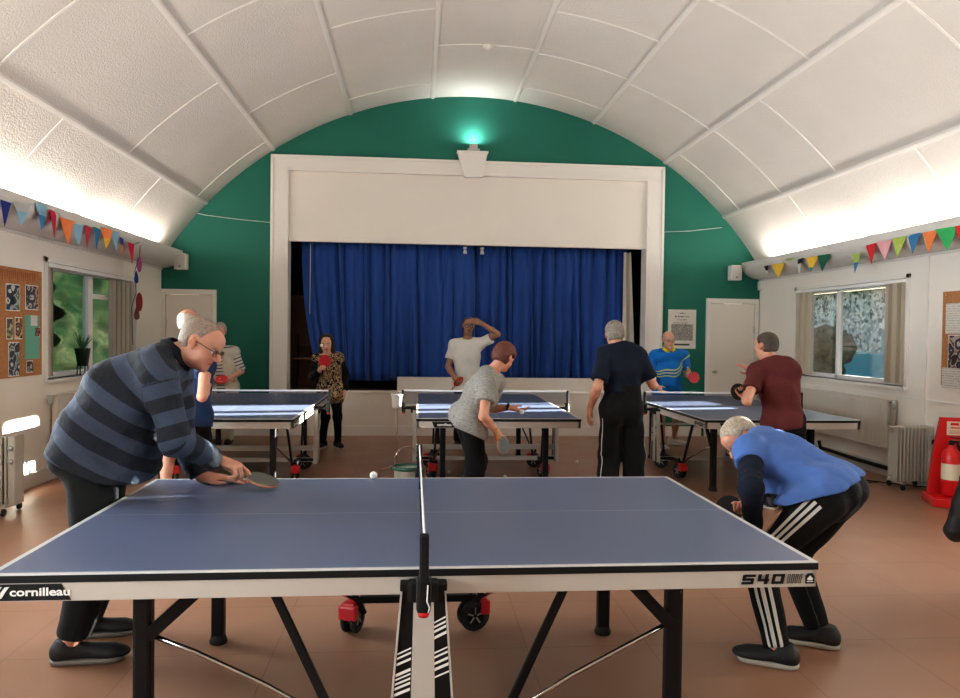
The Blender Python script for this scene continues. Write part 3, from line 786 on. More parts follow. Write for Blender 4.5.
# notice boards
M_CORK = mat('cork', (.42, .20, .085), rough=.85, noise=.2, nscale=60, bump=.2, bscale=200)
def ph(i): 
    pal = [[(.02, .03, .05), (.35, .40, .45), (.10, .16, .06), (.62, .62, .60), (.05, .05, .06)], [(.03, .02, .02), (.45, .35, .30), (.12, .05, .04), (.55, .55, .50), (.05, .06, .10)],
           [(.04, .05, .05), (.20, .30, .12), (.50, .48, .45), (.02, .03, .03), (.15, .10, .08)], [(.02, .02, .02), (.55, .40, .15), (.60, .60, .58), (.08, .06, .05), (.30, .12, .10)]]
    return blotch('photo_print_%d' % i, pal[i % 4], 9+3*(i % 3))
def noticeboard(X, s, y0, y1, z0, z1, label, items, header=None):
    X = X-s*.003; t = empty('notice_board', (X, (y0+y1)/2, z0)); tag(t, label, 'notice board')
    yc = (y0+y1)/2; b = MB(); b.span((0, y0-yc, 0), (-s*.012, y1-yc, z1-z0), bevel=.003); b.build('cork_panel', M_CORK, t)
    for i, (a, c, e, f, m_) in enumerate(items):
        b = MB(); b.m(m_ if m_ is not None else ph(i)); b.span((-s*.0125, a-yc, e-z0), (-s*(.015+.0007*i), c-yc, f-z0))
        if m_ is None: b.m(M_LOGOW); b.span((-s*.0122, a-yc-.008, e-z0-.008), (-s*.0135, c-yc+.008, f-z0+.008))
        b.build('pinned_photo' if m_ is None else 'pinned_sheet', None, t)
    for yy in (y0+.04, y1-.04):
        b = MB(); b.lathe([(0, 0), (.008, .002), (0, .006)], (-s*.012, yy-yc, z1-z0-.03), (-s, 0, 0), 8); b.build('mounting_pin', M_METAL, t)
    if header:
        b = MB(); r = random.Random(9); y = y0-yc+.06; M_OL = mat('orange_letters', (.30, .09, .03), rough=.7); b.m(M_OL)
        while y < y1-yc-.14:                     # a frieze of ragged cut-out strokes
            w = r.uniform(.018, .034); zt = z1-z0-.025; hh = r.uniform(.075, .115)
            b.quad((-s*.0140, y, zt), (-s*.0140, y+w, zt-.01), (-s*.0140, y+w*.7, zt-hh), (-s*.0140, y+w*.35, zt-hh*.9)); y += w+.008
        b.build('header_frieze', None, t, recalc=False)
    return t
M_MINT = mat('mint_paper', (.16, .42, .32), rough=.7); M_PAPER = mat('white_paper', (.68, .66, .60), rough=.7); M_CREAM = mat('cream_paper', (.70, .62, .48), rough=.7)
noticeboard(XL, -1, 6.05, 7.58, 1.08, 2.09, 'cork notice board with photographs on the left wall',
    [(6.95, 7.17, 1.70, 1.93, None), (7.28, 7.50, 1.72, 1.94, None), (6.96, 7.05, 1.44, 1.62, None), (7.10, 7.21, 1.44, 1.63, None), (6.99, 7.16, 1.10, 1.40, None),
     (7.26, 7.52, 1.24, 1.66, M_MINT), (7.36, 7.48, 1.56, 1.66, M_PAPER), (7.44, 7.53, 1.46, 1.54, None), (7.30, 7.40, 1.12, 1.22, None),
     (6.5, 6.8, 1.6, 1.9, None), (6.15, 6.4, 1.6, 1.9, M_PAPER), (6.4, 6.8, 1.2, 1.5, M_CREAM)], True)
def text_sheet(name):
    m, nt, bb = _nt(name); g = G(m); tc = g.n('ShaderNodeTexCoord'); sx = g.n('ShaderNodeSeparateXYZ'); g.l(tc.outputs['Object'], sx.inputs[0])
    fr = g.math('FRACT', g.math('MULTIPLY', sx.outputs[2], 42)); n_ = g.n('ShaderNodeTexNoise'); n_.inputs['Scale'].default_value = 90; g.l(tc.outputs['Object'], n_.inputs['Vector'])
    k = g.math('MULTIPLY', g.math('LESS_THAN', fr, .35), g.math('GREATER_THAN', n_.outputs['Fac'], .48))
    g.l(g.mix(g.math('MULTIPLY', k, .5), (.66, .64, .58), (.1, .1, .1)), bb.inputs['Base Color']); return m
M_TXT = text_sheet('printed_sheet')
noticeboard(XR, 1, 5.7, 6.98, 1.08, 2.02, 'cork notice board with white sheets on the right wall',
    [(6.40, 6.93, 1.60, 1.90, M_TXT), (6.30, 6.88, 1.22, 1.58, None), (6.45, 6.96, 1.06, 1.26, M_TXT), (5.8, 6.2, 1.2, 1.6, M_TXT)], None)

# bunting -----------------------------------------------------------------
CL = dict(navy=(.01, .03, .20), blue=(.04, .20, .42), lblue=(.25, .45, .58), grey=(.45, .46, .46), crim=(.52, .01, .06), orange=(.80, .24, .08), yellow=(.80, .52, .06), white=(.72, .70, .66),
          black=(.02, .02, .025), teal=(.02, .30, .30), dgreen=(.01, .12, .07), green=(.05, .45, .14), lime=(.42, .55, .12), pink=(.75, .40, .42), red=(.65, .03, .04), purple=(.32, .06, .22), dred=(.25, .02, .03), brown=(.12, .04, .03))
FM = {k: mat('felt_'+k, v, rough=.9, noise=.08, nscale=20) for k, v in CL.items()}
def flag(parent, base, y0, y1, ztop, ztip, c1, c2, split, X, s, i):
    b = MB(); w = y1-y0; y0 -= .012; y1 += .012; ym = (y0+y1)/2+.01*math.sin(i*3)
    tw = .022*math.sin(i*1.7)
    def P(y, z): return (X+s*(.0+tw*(y-ym)/max(w, .01)*2+.01*math.sin(z*20+i)) - base[0], y-base[1], z-base[2])
    zs = ztop-(ztop-ztip)*split
    ya, yb = y0+(ym-y0)*split, y1+(ym-y1)*split
    b.m(FM[c1]); b.quad(P(y0, ztop), P(y1, ztop), P(yb, zs), P(ya, zs)) if split < 1 else b.quad(P(y0, ztop), P(y1, ztop), P(ym, ztip))
    if split < 1: b.m(FM[c2]); b.quad(P(ya, zs), P(yb, zs), P(ym, ztip))
    o = b.build('pennant', None, parent, recalc=False); md = o.modifiers.new('t', 'SOLIDIFY'); md.thickness = .003
def bunting(label, X, s, flags, tail=None):
    base = (X, 8.0, 2.6); t = empty('bunting', base); tag(t, label, 'bunting', 'felt pennant garlands')
    tops = []
    for i, (xa, xb, ya, yb, c1, c2, sp) in enumerate(flags):
        A, B_ = onX(xa, ya, X), onX(xb, ya+(.4 if s > 0 else 1.5), X)
        T = onX((xa+xb)/2, yb, X)
        y0, y1 = sorted((A.y, B_.y))
        flag(t, base, y0, y1, (A.z+B_.z)/2, T.z, c1, c2, sp, X, s, i); tops += [(y0, (A.z+B_.z)/2), (y1, (A.z+B_.z)/2)]
    tops.sort(); tops = [(tops[0][0]-.6, tops[0][1]+.05)]+tops+([(tops[-1][0]+.3, tops[-1][1]+.03)] if not tail else [])
    b = MB(); b.tube([(0, y-8.0, z-2.6+.003) for y, z in tops], .004, 5); b.build('cord', M_WCORD, t)
    if tail:
        pts = []
        for i, (xa, xb, ya, yb, c1) in enumerate(tail):
            A, B_ = onX(xa, ya, X), onX(xb, yb, X); ym = (A.y+B_.y)/2; zm = (A.z+B_.z)/2; h = A.z-B_.z; w = abs(B_.y-A.y)
            b = MB(); b.m(FM[c1]); n = 14
            pl = [(ym+w*.5*math.cos(2*PI*k/n)*(1 if i % 2 == 0 else 1-.8*(.5+.5*math.sin(2*PI*k/n))), zm+h*.5*math.sin(2*PI*k/n)) for k in range(n)]
            b.quad(*[(X-base[0]-.05+.02*i, p[0]-8.0, p[1]-2.6) for p in pl]); o = b.build('pennant', None, t, recalc=False); o.modifiers.new('t', 'SOLIDIFY').thickness = .003
            pts.append((X-base[0]-.05, ym-8.0, A.z-2.6))
        e = onX(137, 345, X); pts.append((-.05, e.y-8, e.z-2.6))
        b = MB(); b.tube([(0, tops[-1][0]-8, tops[-1][1]-2.6), (-.03, onX(143, 250, X).y-8, .02)]+pts, .004, 5); b.build('cord', M_BLKP, t)
BX = XL+.315
bunting('pennant bunting with a hanging tail along the left cornice', BX, 1,
 [(0, 9, 201, 227, 'navy', 'navy', 1), (16, 26, 203, 227, 'grey', 'lblue', .35), (36, 47.5, 204, 232, 'lblue', 'blue', .4), (48.5, 59, 211, 238, 'crim', 'crim', 1), (62, 73, 219, 246, 'orange', 'orange', 1),
  (73.5, 81, 224, 247, 'lblue', 'lblue', 1), (82.5, 91, 226, 249, 'crim', 'crim', 1), (92.5, 101, 228, 249.5, 'blue', 'blue', 1), (101.5, 111, 228, 249, 'orange', 'yellow', .5), (112, 118.5, 231, 252, 'lblue', 'lblue', 1),
  (119, 126, 238, 258, 'navy', 'orange', .35), (128, 134.5, 243, 264, 'crim', 'crim', 1)],
 [(141, 146, 256, 273, 'purple'), (136, 142, 270, 284, 'navy'), (137, 143.5, 292, 312, 'dred'), (132, 140, 306, 320, 'brown')])
bunting('pennant bunting along the right cornice above the window', XR-.315, -1,
 [(765, 768.5, 265, 275, 'black', 'white', .5), (774, 783, 263, 278.5, 'yellow', 'yellow', 1), (785, 793, 257.5, 262, 'lime', 'white', .5), (796, 803.5, 258, 275, 'black', 'white', .3), (807, 816.5, 256, 272, 'yellow', 'teal', .7), (819, 828, 254, 271.5, 'dgreen', 'dgreen', 1),
  (850.5, 860.5, 253, 273, 'lime', 'blue', .45), (866, 877.5, 243.5, 264, 'red', 'red', 1), (878.5, 889.5, 240, 260, 'pink', 'pink', 1), (893, 904, 236.5, 257, 'lime', 'lime', 1), (905.5, 921, 233.5, 254, 'blue', 'blue', 1),
  (923.5, 937.5, 230.5, 253, 'orange', 'orange', 1), (939.5, 955.5, 227, 251, 'green', 'green', 1), (956, 972, 224, 249, 'red', 'red', 1)])

# plant on the left sill
t = empty('potted_aloe', (XL+.0, 8.50, 1.021)); tag(t, 'spiky potted plant on the left window sill', 'plant')
pz = .13
b = MB(); b.lathe([(0, .0), (.055, .0), (.085, .19), (.088, .2), (.078, .2), (.070, .17), (0, .17)], (0, 0, pz-.03), n=4); b.build('pot', mat('dark_pot', (.012, .03, .018), rough=.4), t)
for k in range(4):
    b = MB(); b.tube([(.06*math.cos(k*PI/2), .06*math.sin(k*PI/2), 0), (.055*math.cos(k*PI/2), .055*math.sin(k*PI/2), pz-.02)], .006, 6); b.build('stand_leg', M_BLK, t)
b = MB()
for k in range(15):
    a = k*2.4; L = .16+.10*((k*7) % 5)/5; q = .25+.5*((k*3) % 4)/4
    d = Vector((math.cos(a)*q, math.sin(a)*q, 1)).normalized()
    b.tube([Vector((0, 0, pz+.14))+d*L*j/4+Vector((math.cos(a), math.sin(a), 0))*.03*(j/4)**2 for j in range(5)], [.011, .010, .008, .005, .001], 6)
b.build('leaves', mat('aloe_green', (.05, .17, .07), rough=.5), t)

# radiators ----------------------------------------------------------------
M_RAD = mat('radiator_enamel', (.70, .67, .61), rough=.4)
def radiator(X, s, y0, y1, z0, z1, label):
    t = empty('radiator', (X, (y0+y1)/2, z0)); tag(t, label, 'radiator', 'painted panel radiators'); yc = (y0+y1)/2; h = z1-z0
    b = MB(); b.span((-s*.04, y0-yc, 0), (-s*.085, y1-yc, h), bevel=.01)
    n = int((y1-y0)/.075)
    for i in range(n):
        y = y0-yc+.05+(y1-y0-.1)*i/(n-1); b.box((-s*.087, y, h/2), (.003, .045, h-.09), bevel=.001)
    b.span((-s*.02, y0-yc+.01, .03), (-s*.05, y1-yc-.01, h-.03), bevel=.006)
    b.build('panel', M_RAD, t)
    b = MB(); b.span((-s*.015, y0-yc-.005, h-.008), (-s*.09, y1-yc+.005, h+.004), bevel=.003); b.build('top_grille', M_RAD, t)
    b = MB()
    for y in (y0-.07, y0-.03) if s > 0 else (y1+.04,):
        b.tube([(-s*.045, y-yc, -z0+.02), (-s*.045, y-yc, h-.02), (-s*.05, y0-yc+.02 if s > 0 else y1-yc-.02, h-.03)], .013, 10)
    b.build('pipe', mat('pipe_paint', (.36, .32, .27), rough=.5), t)
    b = MB(); b.tube([(-s*.05, y0-yc-.08, h-.09), (-s*.05, y0-yc-.08, h+.01)], [.02, .024], 12); b.build('valve', M_GREYHUB, t)
    return t
radiator(XR, 1, 7.72, 9.85, .32, .86, 'white panel radiator under the right window')
radiator(XL, -1, 7.75, 9.75, .22, .86, 'white panel radiator under the left window')
cord([(XR-.05, 7.6, .10), (XR-.05, 8.3, .10), (XR-.05, 9.1, .115), (XR-.05, 9.14, .20)], .022, M_BLKP, 'floor_pipe', 'dark pipe running along the foot of the right wall', 'pipe')
b = MB(); b.span((XR-.012, YB+.1, .90), (XR, W-.02, .915)); struct(b.build('trim_8', M_TRIM), 'thin painted rail on the right wall')
b = MB(); b.span((XR-.018, 7.20, 0), (XR, 7.235, 2.40), bevel=.002); struct(b.build('trim_9', M_TRIM), 'white cable trunking on the right wall')

# oil filled heaters -------------------------------------------------------
def heater(loc, rz, label):
    t = empty('oil_heater', loc, rz); tag(t, label, 'heater', 'oil filled fin heaters')
    M_H = mat('heater_grey', (.50, .475, .41), rough=.4)
    for i in range(9):
        x = -.165+i*.038
        b = MB(); b.box((x, 0, .36), (.020, .15, .56), bevel=.009); b.tube([(x-.019, 0, .60), (x+.019, 0, .60)], .022, 10, False); b.tube([(x-.019, 0, .12), (x+.019, 0, .12)], .022, 10, False)
        b.build('fin', M_H, t)
    b = MB(); b.box((.185, 0, .36), (.06, .16, .58), bevel=.02); p = b.build('control_box', M_H, t)
    for z, m_ in ((.55, M_GREYHUB), (.44, M_GREYHUB)):
        b = MB(); b.lathe([(0, 0), (.022, 0), (.020, .014), (0, .016)], (.185, -.081, z), (0, -1, 0), 16); b.build('dial', m_, p)
    for x in (-.13, .15):
        b = MB(); b.box((x, 0, .07), (.04, .26, .018), bevel=.004); f = b.build('wheel_bracket', M_H, t)
        for y in (-.12, .12):
            b = MB(); b.lathe([(0, -.012), (.026, -.012), (.03, 0), (.026, .012), (0, .012)], (x, y, .03), (1, 0, 0), 16); b.build('wheel', M_RUB, f)
    return t
heater((5.07, 7.16, 0), -.05, 'grey finned oil heater on wheels beside the right wall')
heater((-3.50, 6.38, 0), 0.0, 'grey finned oil heater at the left edge of the hall')
b = MB(); b.box((0, 0, 0), (.02, .085, .085), bevel=.006); b.m(M_BLKP); b.box((-.03, 0, .0), (.05, .05, .05), bevel=.012)
o = b.build('wall_socket', None); o.data.materials.clear(); o.data.materials.append(M_BLKP); o.data.materials.append(M_TRIM); o.location = (XR-.012, 7.00, .50); tag(o, 'wall socket with a black plug between heater and red stand', 'socket')
cord([(XR-.05, 7.0, .47), (XR-.06, 6.98, .25), (XR-.10, 7.02, .04), (5.15, 7.2, .012), (4.9, 7.45, .012), (4.75, 7.60, .012), (4.62, 7.48, .012), (4.72, 7.40, .012), (4.9, 7.40, .012)], .006, M_RUB, 'power_cable', 'black heater cable lying on the floor by the right wall', 'cable')

# fire point ---------------------------------------------------------------
M_FRED = mat('fire_red', (.62, .012, .015), rough=.3, coat=.3)
t = empty('extinguisher_stand', (5.03, 6.45, 0), -.35); tag(t, 'red plastic fire extinguisher stand by the right wall', 'stand')
b = MB(); b.prism([(-.20, .05), (.30, .05), (.27, .50), (.22, .80), (-.10, .80), (-.15, .50)], (0, .14, 0), (1, 0, 0), (0, 0, 1), .05); b.build('back_panel', M_FRED, t)
b = MB(); b.box((.05, -.02, .04), (.56, .38, .08), bevel=.015); b.build('base_tray', M_FRED, t)
b = MB(); b.box((.05, .085, .70), (.20, .006, .13)); sg = b.build('sign', M_CREAM, t)
b = MB(); b.span((-.02, .0805, .728), (.05, .0815, .752)); b.span((.06, .0805, .728), (.12, .0815, .752)); b.span((-.02, .0805, .700), (.12, .0815, .712))
for k in range(3): b.span((-.03, .0805, .675-k*.012), (.13, .0815, .679-k*.012))
b.build('sign_text', M_FRED, sg)
def exting(loc, rz, label, band):
    t = empty('fire_extinguisher', loc, rz); tag(t, label, 'fire extinguisher', 'red fire extinguishers on the stand')
    b = MB(); b.lathe([(0, 0), (.07, 0), (.078, .012), (.078, .36), (.068, .41), (.035, .44), (.025, .455), (.025, .47), (0, .47)], n=28); b.build('cylinder_body', M_FRED, t)
    b = MB(); b.lathe([(.0788, .15), (.0788, .30)], n=28); b.build('instruction_label', band, t)
    b = MB(); b.box((0, 0, .49), (.04, .04, .04), bevel=.006); b.box((0, -.05, .51), (.02, .13, .012), bevel=.004); b.box((0, -.05, .54), (.02, .12, .010), bevel=.004); b.build('valve_handle', M_BLKP, t)
    b = MB(); b.tube([(.02, .0, .49), (.07, -.01, .50), (.10, -.02, .42), (.098, -.02, .2), (.092, -.02, .10)], .011, 10); b.lathe([(0, 0), (.014, 0), (.022, .09), (0, .09)], (.092, -.02, .11), (0, 0, -1), 14); b.build('hose', M_RUB, t)
exting((4.98, 6.44, .085), .4, 'left red fire extinguisher with cream label on the red stand', M_CREAM)
exting((5.16, 6.36, .085), -.2, 'right red fire extinguisher with pale label on the red stand', M_LOGOW)

# bucket, ball catcher stand, balls --------------------------------------------
M_BUCK = mat('bucket_grey', (.50, .53, .50), rough=.45)
t = empty('bucket', (-.09, 7.02, 0)); tag(t, 'pale bucket with dark green rim behind the near table net', 'bucket')
b = MB(); b.lathe([(0, .004), (.10, .004), (.125, .24), (.132, .245), (.128, .25), (.118, .235), (.095, .02), (0, .02)], n=28); b.build('bucket_body', M_BUCK, t)
b = MB(); b.lathe([(.118, .235), (.136, .235), (.138, .262), (.13, .27), (.118, .268), (.112, .25)], n=28); b.build('rim', mat('bucket_rim', (.02, .10, .07), rough=.4), t)
b = MB(); b.tube([(.13*math.cos(a), -.02, .255+.20*math.sin(a)) for a in [PI*i/10 for i in range(11)]], .004, 6)
b.build('bucket_handle', M_CHROME, t)
t = empty('ball_catcher_stand', (onY(397,400,8.06).x, 8.06, 0)); tag(t, 'white open container on a thin upright pole beside the middle table', 'stand')
b = MB(); b.lathe([(0, .72), (.065, .72), (.086, .865), (.091, .87), (.084, .865), (.058, .735), (0, .735)], n=4); b.build('container', M_TRIM, t)
b = MB(); b.tube([(0, 0, .04), (0, 0, .73)], .010, 8); b.build('pole', mat('stand_pole', (.40, .28, .20), rough=.5), t)
for k in range(3):
    a = k*2*PI/3+.5; b = MB(); b.tube([(0, 0, .10), (.10*math.cos(a), .10*math.sin(a), .05), (.22*math.cos(a), .22*math.sin(a), .008)], .007, 8); b.build('leg', M_CHROME, t)
M_BALL = mat('ball_white', (.80, .78, .72), rough=.45, coat=.1)
def ball(p, lb, r=.020):
    b = MB(); b.sphere((0, 0, 0), r, 20); o = b.build('table_tennis_ball', M_BALL); o.location = p; tag(o, lb, 'ball', 'white table tennis balls'); return o
q = onZ(374, 480, .78); ball((-.225, 3.915, TZ+.0203), 'white table tennis ball on the nearest table near its far edge')
ball(tuple(onZ(577, 462, .02)), 'white ball on the floor to the right of the middle far table')
ball(tuple(onZ(449, 472, .02)), 'white ball on the floor below the left side of the middle far table')
ball(tuple(onZ(505, 476.5, .02)), 'white ball on the floor just beyond the nearest table, right of the net')
# coat on a chair, right edge
CX = onZ(972, 620, 0); CX = Vector((3.62, 3.95, 0))
t = empty('stacking_chair', (CX.x, CX.y, 0), 1.75); tag(t, 'chair under the black padded jacket at the right edge', 'chair')
b = MB(); b.box((0, 0, .44), (.42, .40, .04), bevel=.012); b.build('seat', mat('chair_rust', (.20, .07, .03), rough=.5), t)
b = MB(); b.box((0, .21, .72), (.42, .025, .22), bevel=.01); b.build('backrest', mat('chair_rust', (.20, .07, .03)), t)
for sx in (-.19, .19):
    for sy in (-.18, .20):
        b = MB(); b.tube([(sx*1.08, sy*1.05, 0), (sx, sy, .43)]+([(sx, sy+.01, .80)] if sy > 0 else []), .012, 8); b.build('leg', M_CHROME, t)
# ================================================================= PEOPLE
def V(p): return np.array([p[0], p[1], p[2]], float)
def nrm(v): v = np.asarray(v, float); return v/(np.linalg.norm(v)+1e-12)
def WP(px, py, Y): return V(onY(px, py, Y))
def smin(a, b, k):
    h = np.maximum(k-np.abs(a-b), 0.)/k
    return np.minimum(a, b)-h*h*k*.25
def smax(a, b, k): return -smin(-a, -b, k)
class Cone:
    def __init__(s, a, b, ra, rb, lat=None, k=1., bl=.02): s.a, s.b, s.ra, s.rb, s.k, s.bl = np.array(a, float), np.array(b, float), ra, rb, k, bl; s.lat = None if lat is None else nrm(lat)
    def bound(s): return (s.a+s.b)/2, np.linalg.norm(s.b-s.a)/2+max(s.ra, s.rb)*s.k
    def __call__(s, P):
        q = P-s.a; ba = s.b-s.a
        if s.lat is not None:
            f = 1-1/s.k; q = q-np.outer(q@s.lat, s.lat)*f; ba = ba-s.lat*(ba@s.lat)*f
        l2 = ba@ba+1e-12; h = np.clip(q@ba/l2, 0, 1)
        d = q-h[:, None]*ba
        return np.sqrt(np.einsum('ij,ij->i', d, d))-(s.ra+(s.rb-s.ra)*h)
class Ell:
    def __init__(s, c, R, r, bl=.02): s.c, s.R, s.r, s.bl = np.array(c, float), np.array(R, float), np.array(r, float), bl   # R rows = axes
    def bound(s): return s.c, max(s.r)
    def __call__(s, P):
        q = (P-s.c)@s.R.T; k0 = np.linalg.norm(q/s.r, axis=1); k1 = np.linalg.norm(q/(s.r*s.r), axis=1)+1e-9
        return k0*(k0-1)/k1
def union(prims, infl=0., cull=.06):
    bs = [p.bound() for p in prims]
    def f(P):
        D = np.full(len(P), 1e3)
        for p, (c, r) in zip(prims, bs):
            dd = np.linalg.norm(P-c, axis=1)-r
            m = dd < cull
            far = ~m; D[far] = np.minimum(D[far], dd[far]+.0)
            if m.any(): D[m] = smin(D[m], p(P[m]), p.bl)
        return D-infl
    return f
def clipf(f, planes, k=.004):
    def g(P):
        d = f(P)
        for (o, n) in planes: d = smax(d, (P-o)@nrm(n), k)
        return d
    return g
def bbox(prims, pad):
    lo = np.min([p.bound()[0]-p.bound()[1] for p in prims], 0)-pad; hi = np.max([p.bound()[0]+p.bound()[1] for p in prims], 0)+pad
    return lo, hi
def surface(f, lo, hi, h, S=6):
    n = np.ceil((hi-lo)/h/S).astype(int)*S
    nb = n//S
    cs = [lo[i]+(np.arange(nb[i])+.5)*S*h for i in range(3)]
    C = np.stack(np.meshgrid(*cs, indexing='ij'), -1).reshape(-1, 3)
    dc = f(C); D = np.repeat(np.repeat(np.repeat(dc.reshape(nb), S, 0), S, 1), S, 2).astype(np.float32)
    near = np.abs(dc) < S*h*1.25
    idx = np.argwhere(near.reshape(nb))
    off = np.stack(np.meshgrid(*[np.arange(S)]*3, indexing='ij'), -1).reshape(-1, 3)
    for i0 in range(0, len(idx), 1200):
        I = (idx[i0:i0+1200, None, :]*S+off[None]).reshape(-1, 3)
        D[I[:, 0], I[:, 1], I[:, 2]] = f(lo+I*h)
    s = D < 0
    a = s[:-1, :-1, :-1]; cnt = a.astype(np.int8)
    cor = [(0,0,0),(1,0,0),(0,1,0),(1,1,0),(0,0,1),(1,0,1),(0,1,1),(1,1,1)]
    sh = [n[i]-1 for i in range(3)]
    cnt = np.zeros(sh, np.int8)
    for c in cor: cnt += s[c[0]:c[0]+sh[0], c[1]:c[1]+sh[1], c[2]:c[2]+sh[2]]
    act = (cnt > 0) & (cnt < 8)
    A = np.argwhere(act); vid = np.full(sh, -1, np.int32); vid[act] = np.arange(len(A))
    vals = np.stack([D[A[:, 0]+c[0], A[:, 1]+c[1], A[:, 2]+c[2]] for c in cor], 1).astype(float)
    pos = np.zeros((len(A), 3)); w = np.zeros(len(A))
    carr = np.array(cor, float)
    for i in range(8):
        for j in range(i+1, 8):
            if np.abs(carr[i]-carr[j]).sum() != 1: continue
            m = (vals[:, i] < 0) != (vals[:, j] < 0)
            t = vals[m, i]/(vals[m, i]-vals[m, j]); pos[m] += carr[i]+(carr[j]-carr[i])*t[:, None]; w[m] += 1
    pos = pos/w[:, None]; verts = lo+(A+pos)*h
    quads = []
    for ax in range(3):
        u, v = (ax+1) % 3, (ax+2) % 3
        sl0 = [slice(1, sh[i]) for i in range(3)]; sl0[ax] = slice(0, sh[ax])
        sl1 = list(sl0); sl1[ax] = slice(1, sh[ax]+1)
        s0, s1 = s[tuple(sl0)], s[tuple(sl1)]
        E = np.argwhere(s0 != s1); inside = s0[E[:, 0], E[:, 1], E[:, 2]]
        E = E+np.array([0 if i == ax else 1 for i in range(3)])
        def cell(du, dv):
            q = E.copy(); q[:, u] -= du; q[:, v] -= dv; return vid[q[:, 0], q[:, 1], q[:, 2]]
        Q = np.stack([cell(1, 1), cell(0, 1), cell(0, 0), cell(1, 0)], 1)
        Q[~inside] = Q[~inside][:, ::-1]; quads.append(Q)
    Q = np.concatenate(quads); Q = Q[(Q >= 0).all(1)]
    # two light smoothing passes along quad edges keep the voxel grid invisible
    for _ in range(2):
        acc = np.zeros_like(verts); cn = np.zeros(len(verts))
        for i in range(4):
            a, b = Q[:, i], Q[:, (i+1) % 4]
            for k in range(3): acc[:, k] += np.bincount(a, verts[b, k], len(verts))+np.bincount(b, verts[a, k], len(verts))
            cn += np.bincount(a, minlength=len(verts))+np.bincount(b, minlength=len(verts))
        verts = verts*.6+.4*acc/np.maximum(cn, 1)[:, None]
    return verts, Q
def to_obj(name, verts, Q, material, origin, parent=None, attrs=None):
    me = bpy.data.meshes.new(name); n = len(verts)
    me.vertices.add(n); me.vertices.foreach_set('co', (verts-origin).astype('f').ravel())
    me.loops.add(len(Q)*4); me.loops.foreach_set('vertex_index', Q.astype('i').ravel())
    me.polygons.add(len(Q)); me.polygons.foreach_set('loop_start', np.arange(0, len(Q)*4, 4, dtype='i')); me.polygons.foreach_set('loop_total', np.full(len(Q), 4, 'i'))
    me.update(calc_edges=True); me.polygons.foreach_set('use_smooth', np.ones(len(Q), bool))
    for k, (t, a) in (attrs or {}).items():
        at = me.attributes.new(k, t, 'POINT')
        at.data.foreach_set({'FLOAT_VECTOR': 'vector', 'FLOAT_COLOR': 'color', 'FLOAT': 'value'}[t], np.asarray(a, 'f').ravel())
    me.materials.append(material); me.validate()
    o = bpy.data.objects.new(name, me); COL.objects.link(o)
    if parent is not None: o.parent = parent
    else: o.location = origin
    return o
def ik(a, c, hint, l1, l2):
    a, c, hint = map(np.array, (a, c, hint)); d = c-a; L = np.linalg.norm(d); mx = (l1+l2)*.995
    if L > mx: c = a+d*(mx/L); d = c-a; L = mx
    x = d/L; p = (l1*l1-l2*l2+L*L)/(2*L); hh = math.sqrt(max(l1*l1-p*p, 1e-6))
    y = hint-a; y = y-x*(y@x); y = nrm(y) if np.linalg.norm(y) > 1e-4 else nrm(np.cross(x, [0, 0, 1.]))
    return a+x*p+y*hh, c

# --- materials with vertex data
def skin_mat(name, rough=.5):
    m, nt, b = _nt(name); g = G(m); at = g.n('ShaderNodeAttribute'); at.attribute_name = 'tint'
    tc = g.n('ShaderNodeTexCoord'); nz = g.n('ShaderNodeTexNoise'); nz.inputs['Scale'].default_value = 28; nz.inputs['Detail'].default_value = 4; g.l(tc.outputs['Object'], nz.inputs['Vector'])
    sc = g.n('ShaderNodeVectorMath', operation='SCALE'); g.l(at.outputs['Color'], sc.inputs[0]); g.l(g.math('ADD', .85, g.math('MULTIPLY', nz.outputs['Fac'], .3)), sc.inputs['Scale'])
    g.l(sc.outputs[0], b.inputs['Base Color']); b.inputs['Roughness'].default_value = rough
    b.inputs['Subsurface Weight'].default_value = .12; b.inputs['Subsurface Radius'].default_value = (.02, .008, .004); b.inputs['Subsurface Scale'].default_value = .6
    bp = g.n('ShaderNodeBump'); bp.inputs['Strength'].default_value = .15; bp.inputs['Distance'].default_value = .003; g.l(nz.outputs['Fac'], bp.inputs['Height']); g.l(bp.outputs[0], b.inputs['Normal'])
    return m
M_SKIN = skin_mat('skin')
def cloth(name, col, rough=.85, bump=.4, bscale=7, extra=None, fine=.25):
    """cloth with soft creases; extra(g, sep) returns a colour socket from the cloth coordinates"""
    m, nt, b = _nt(name); g = G(m); b.inputs['Roughness'].default_value = rough; b.inputs['Sheen Weight'].default_value = .03; b.inputs['Specular IOR Level'].default_value = .18
    at = g.n('ShaderNodeAttribute'); at.attribute_name = 'tc'; sp = g.n('ShaderNodeSeparateXYZ'); g.l(at.outputs['Vector'], sp.inputs[0])
    pa = g.n('ShaderNodeAttribute'); pa.attribute_name = 'part'
    tc = g.n('ShaderNodeTexCoord')
    nz = g.n('ShaderNodeTexNoise'); nz.inputs['Scale'].default_value = bscale; nz.inputs['Detail'].default_value = 4; nz.inputs['Distortion'].default_value = 1.2
    g.l(tc.outputs['Object'], nz.inputs['Vector'])
    n2 = g.n('ShaderNodeTexNoise'); n2.inputs['Scale'].default_value = 300; g.l(tc.outputs['Object'], n2.inputs['Vector'])
    if extra: c = extra(g, sp, pa.outputs['Fac'], at)
    else:
        c = g.mix(nz.outputs['Fac'], tuple(x*.85 for x in col), tuple(min(1, x*1.15) for x in col))
    g.l(c, b.inputs['Base Color'])
    bp = g.n('ShaderNodeBump'); bp.inputs['Strength'].default_value = bump; bp.inputs['Distance'].default_value = .02
    g.l(g.math('ADD', nz.outputs['Fac'], g.math('MULTIPLY', n2.outputs['Fac'], .04*fine)), bp.inputs['Height']); g.l(bp.outputs[0], b.inputs['Normal'])
    return m
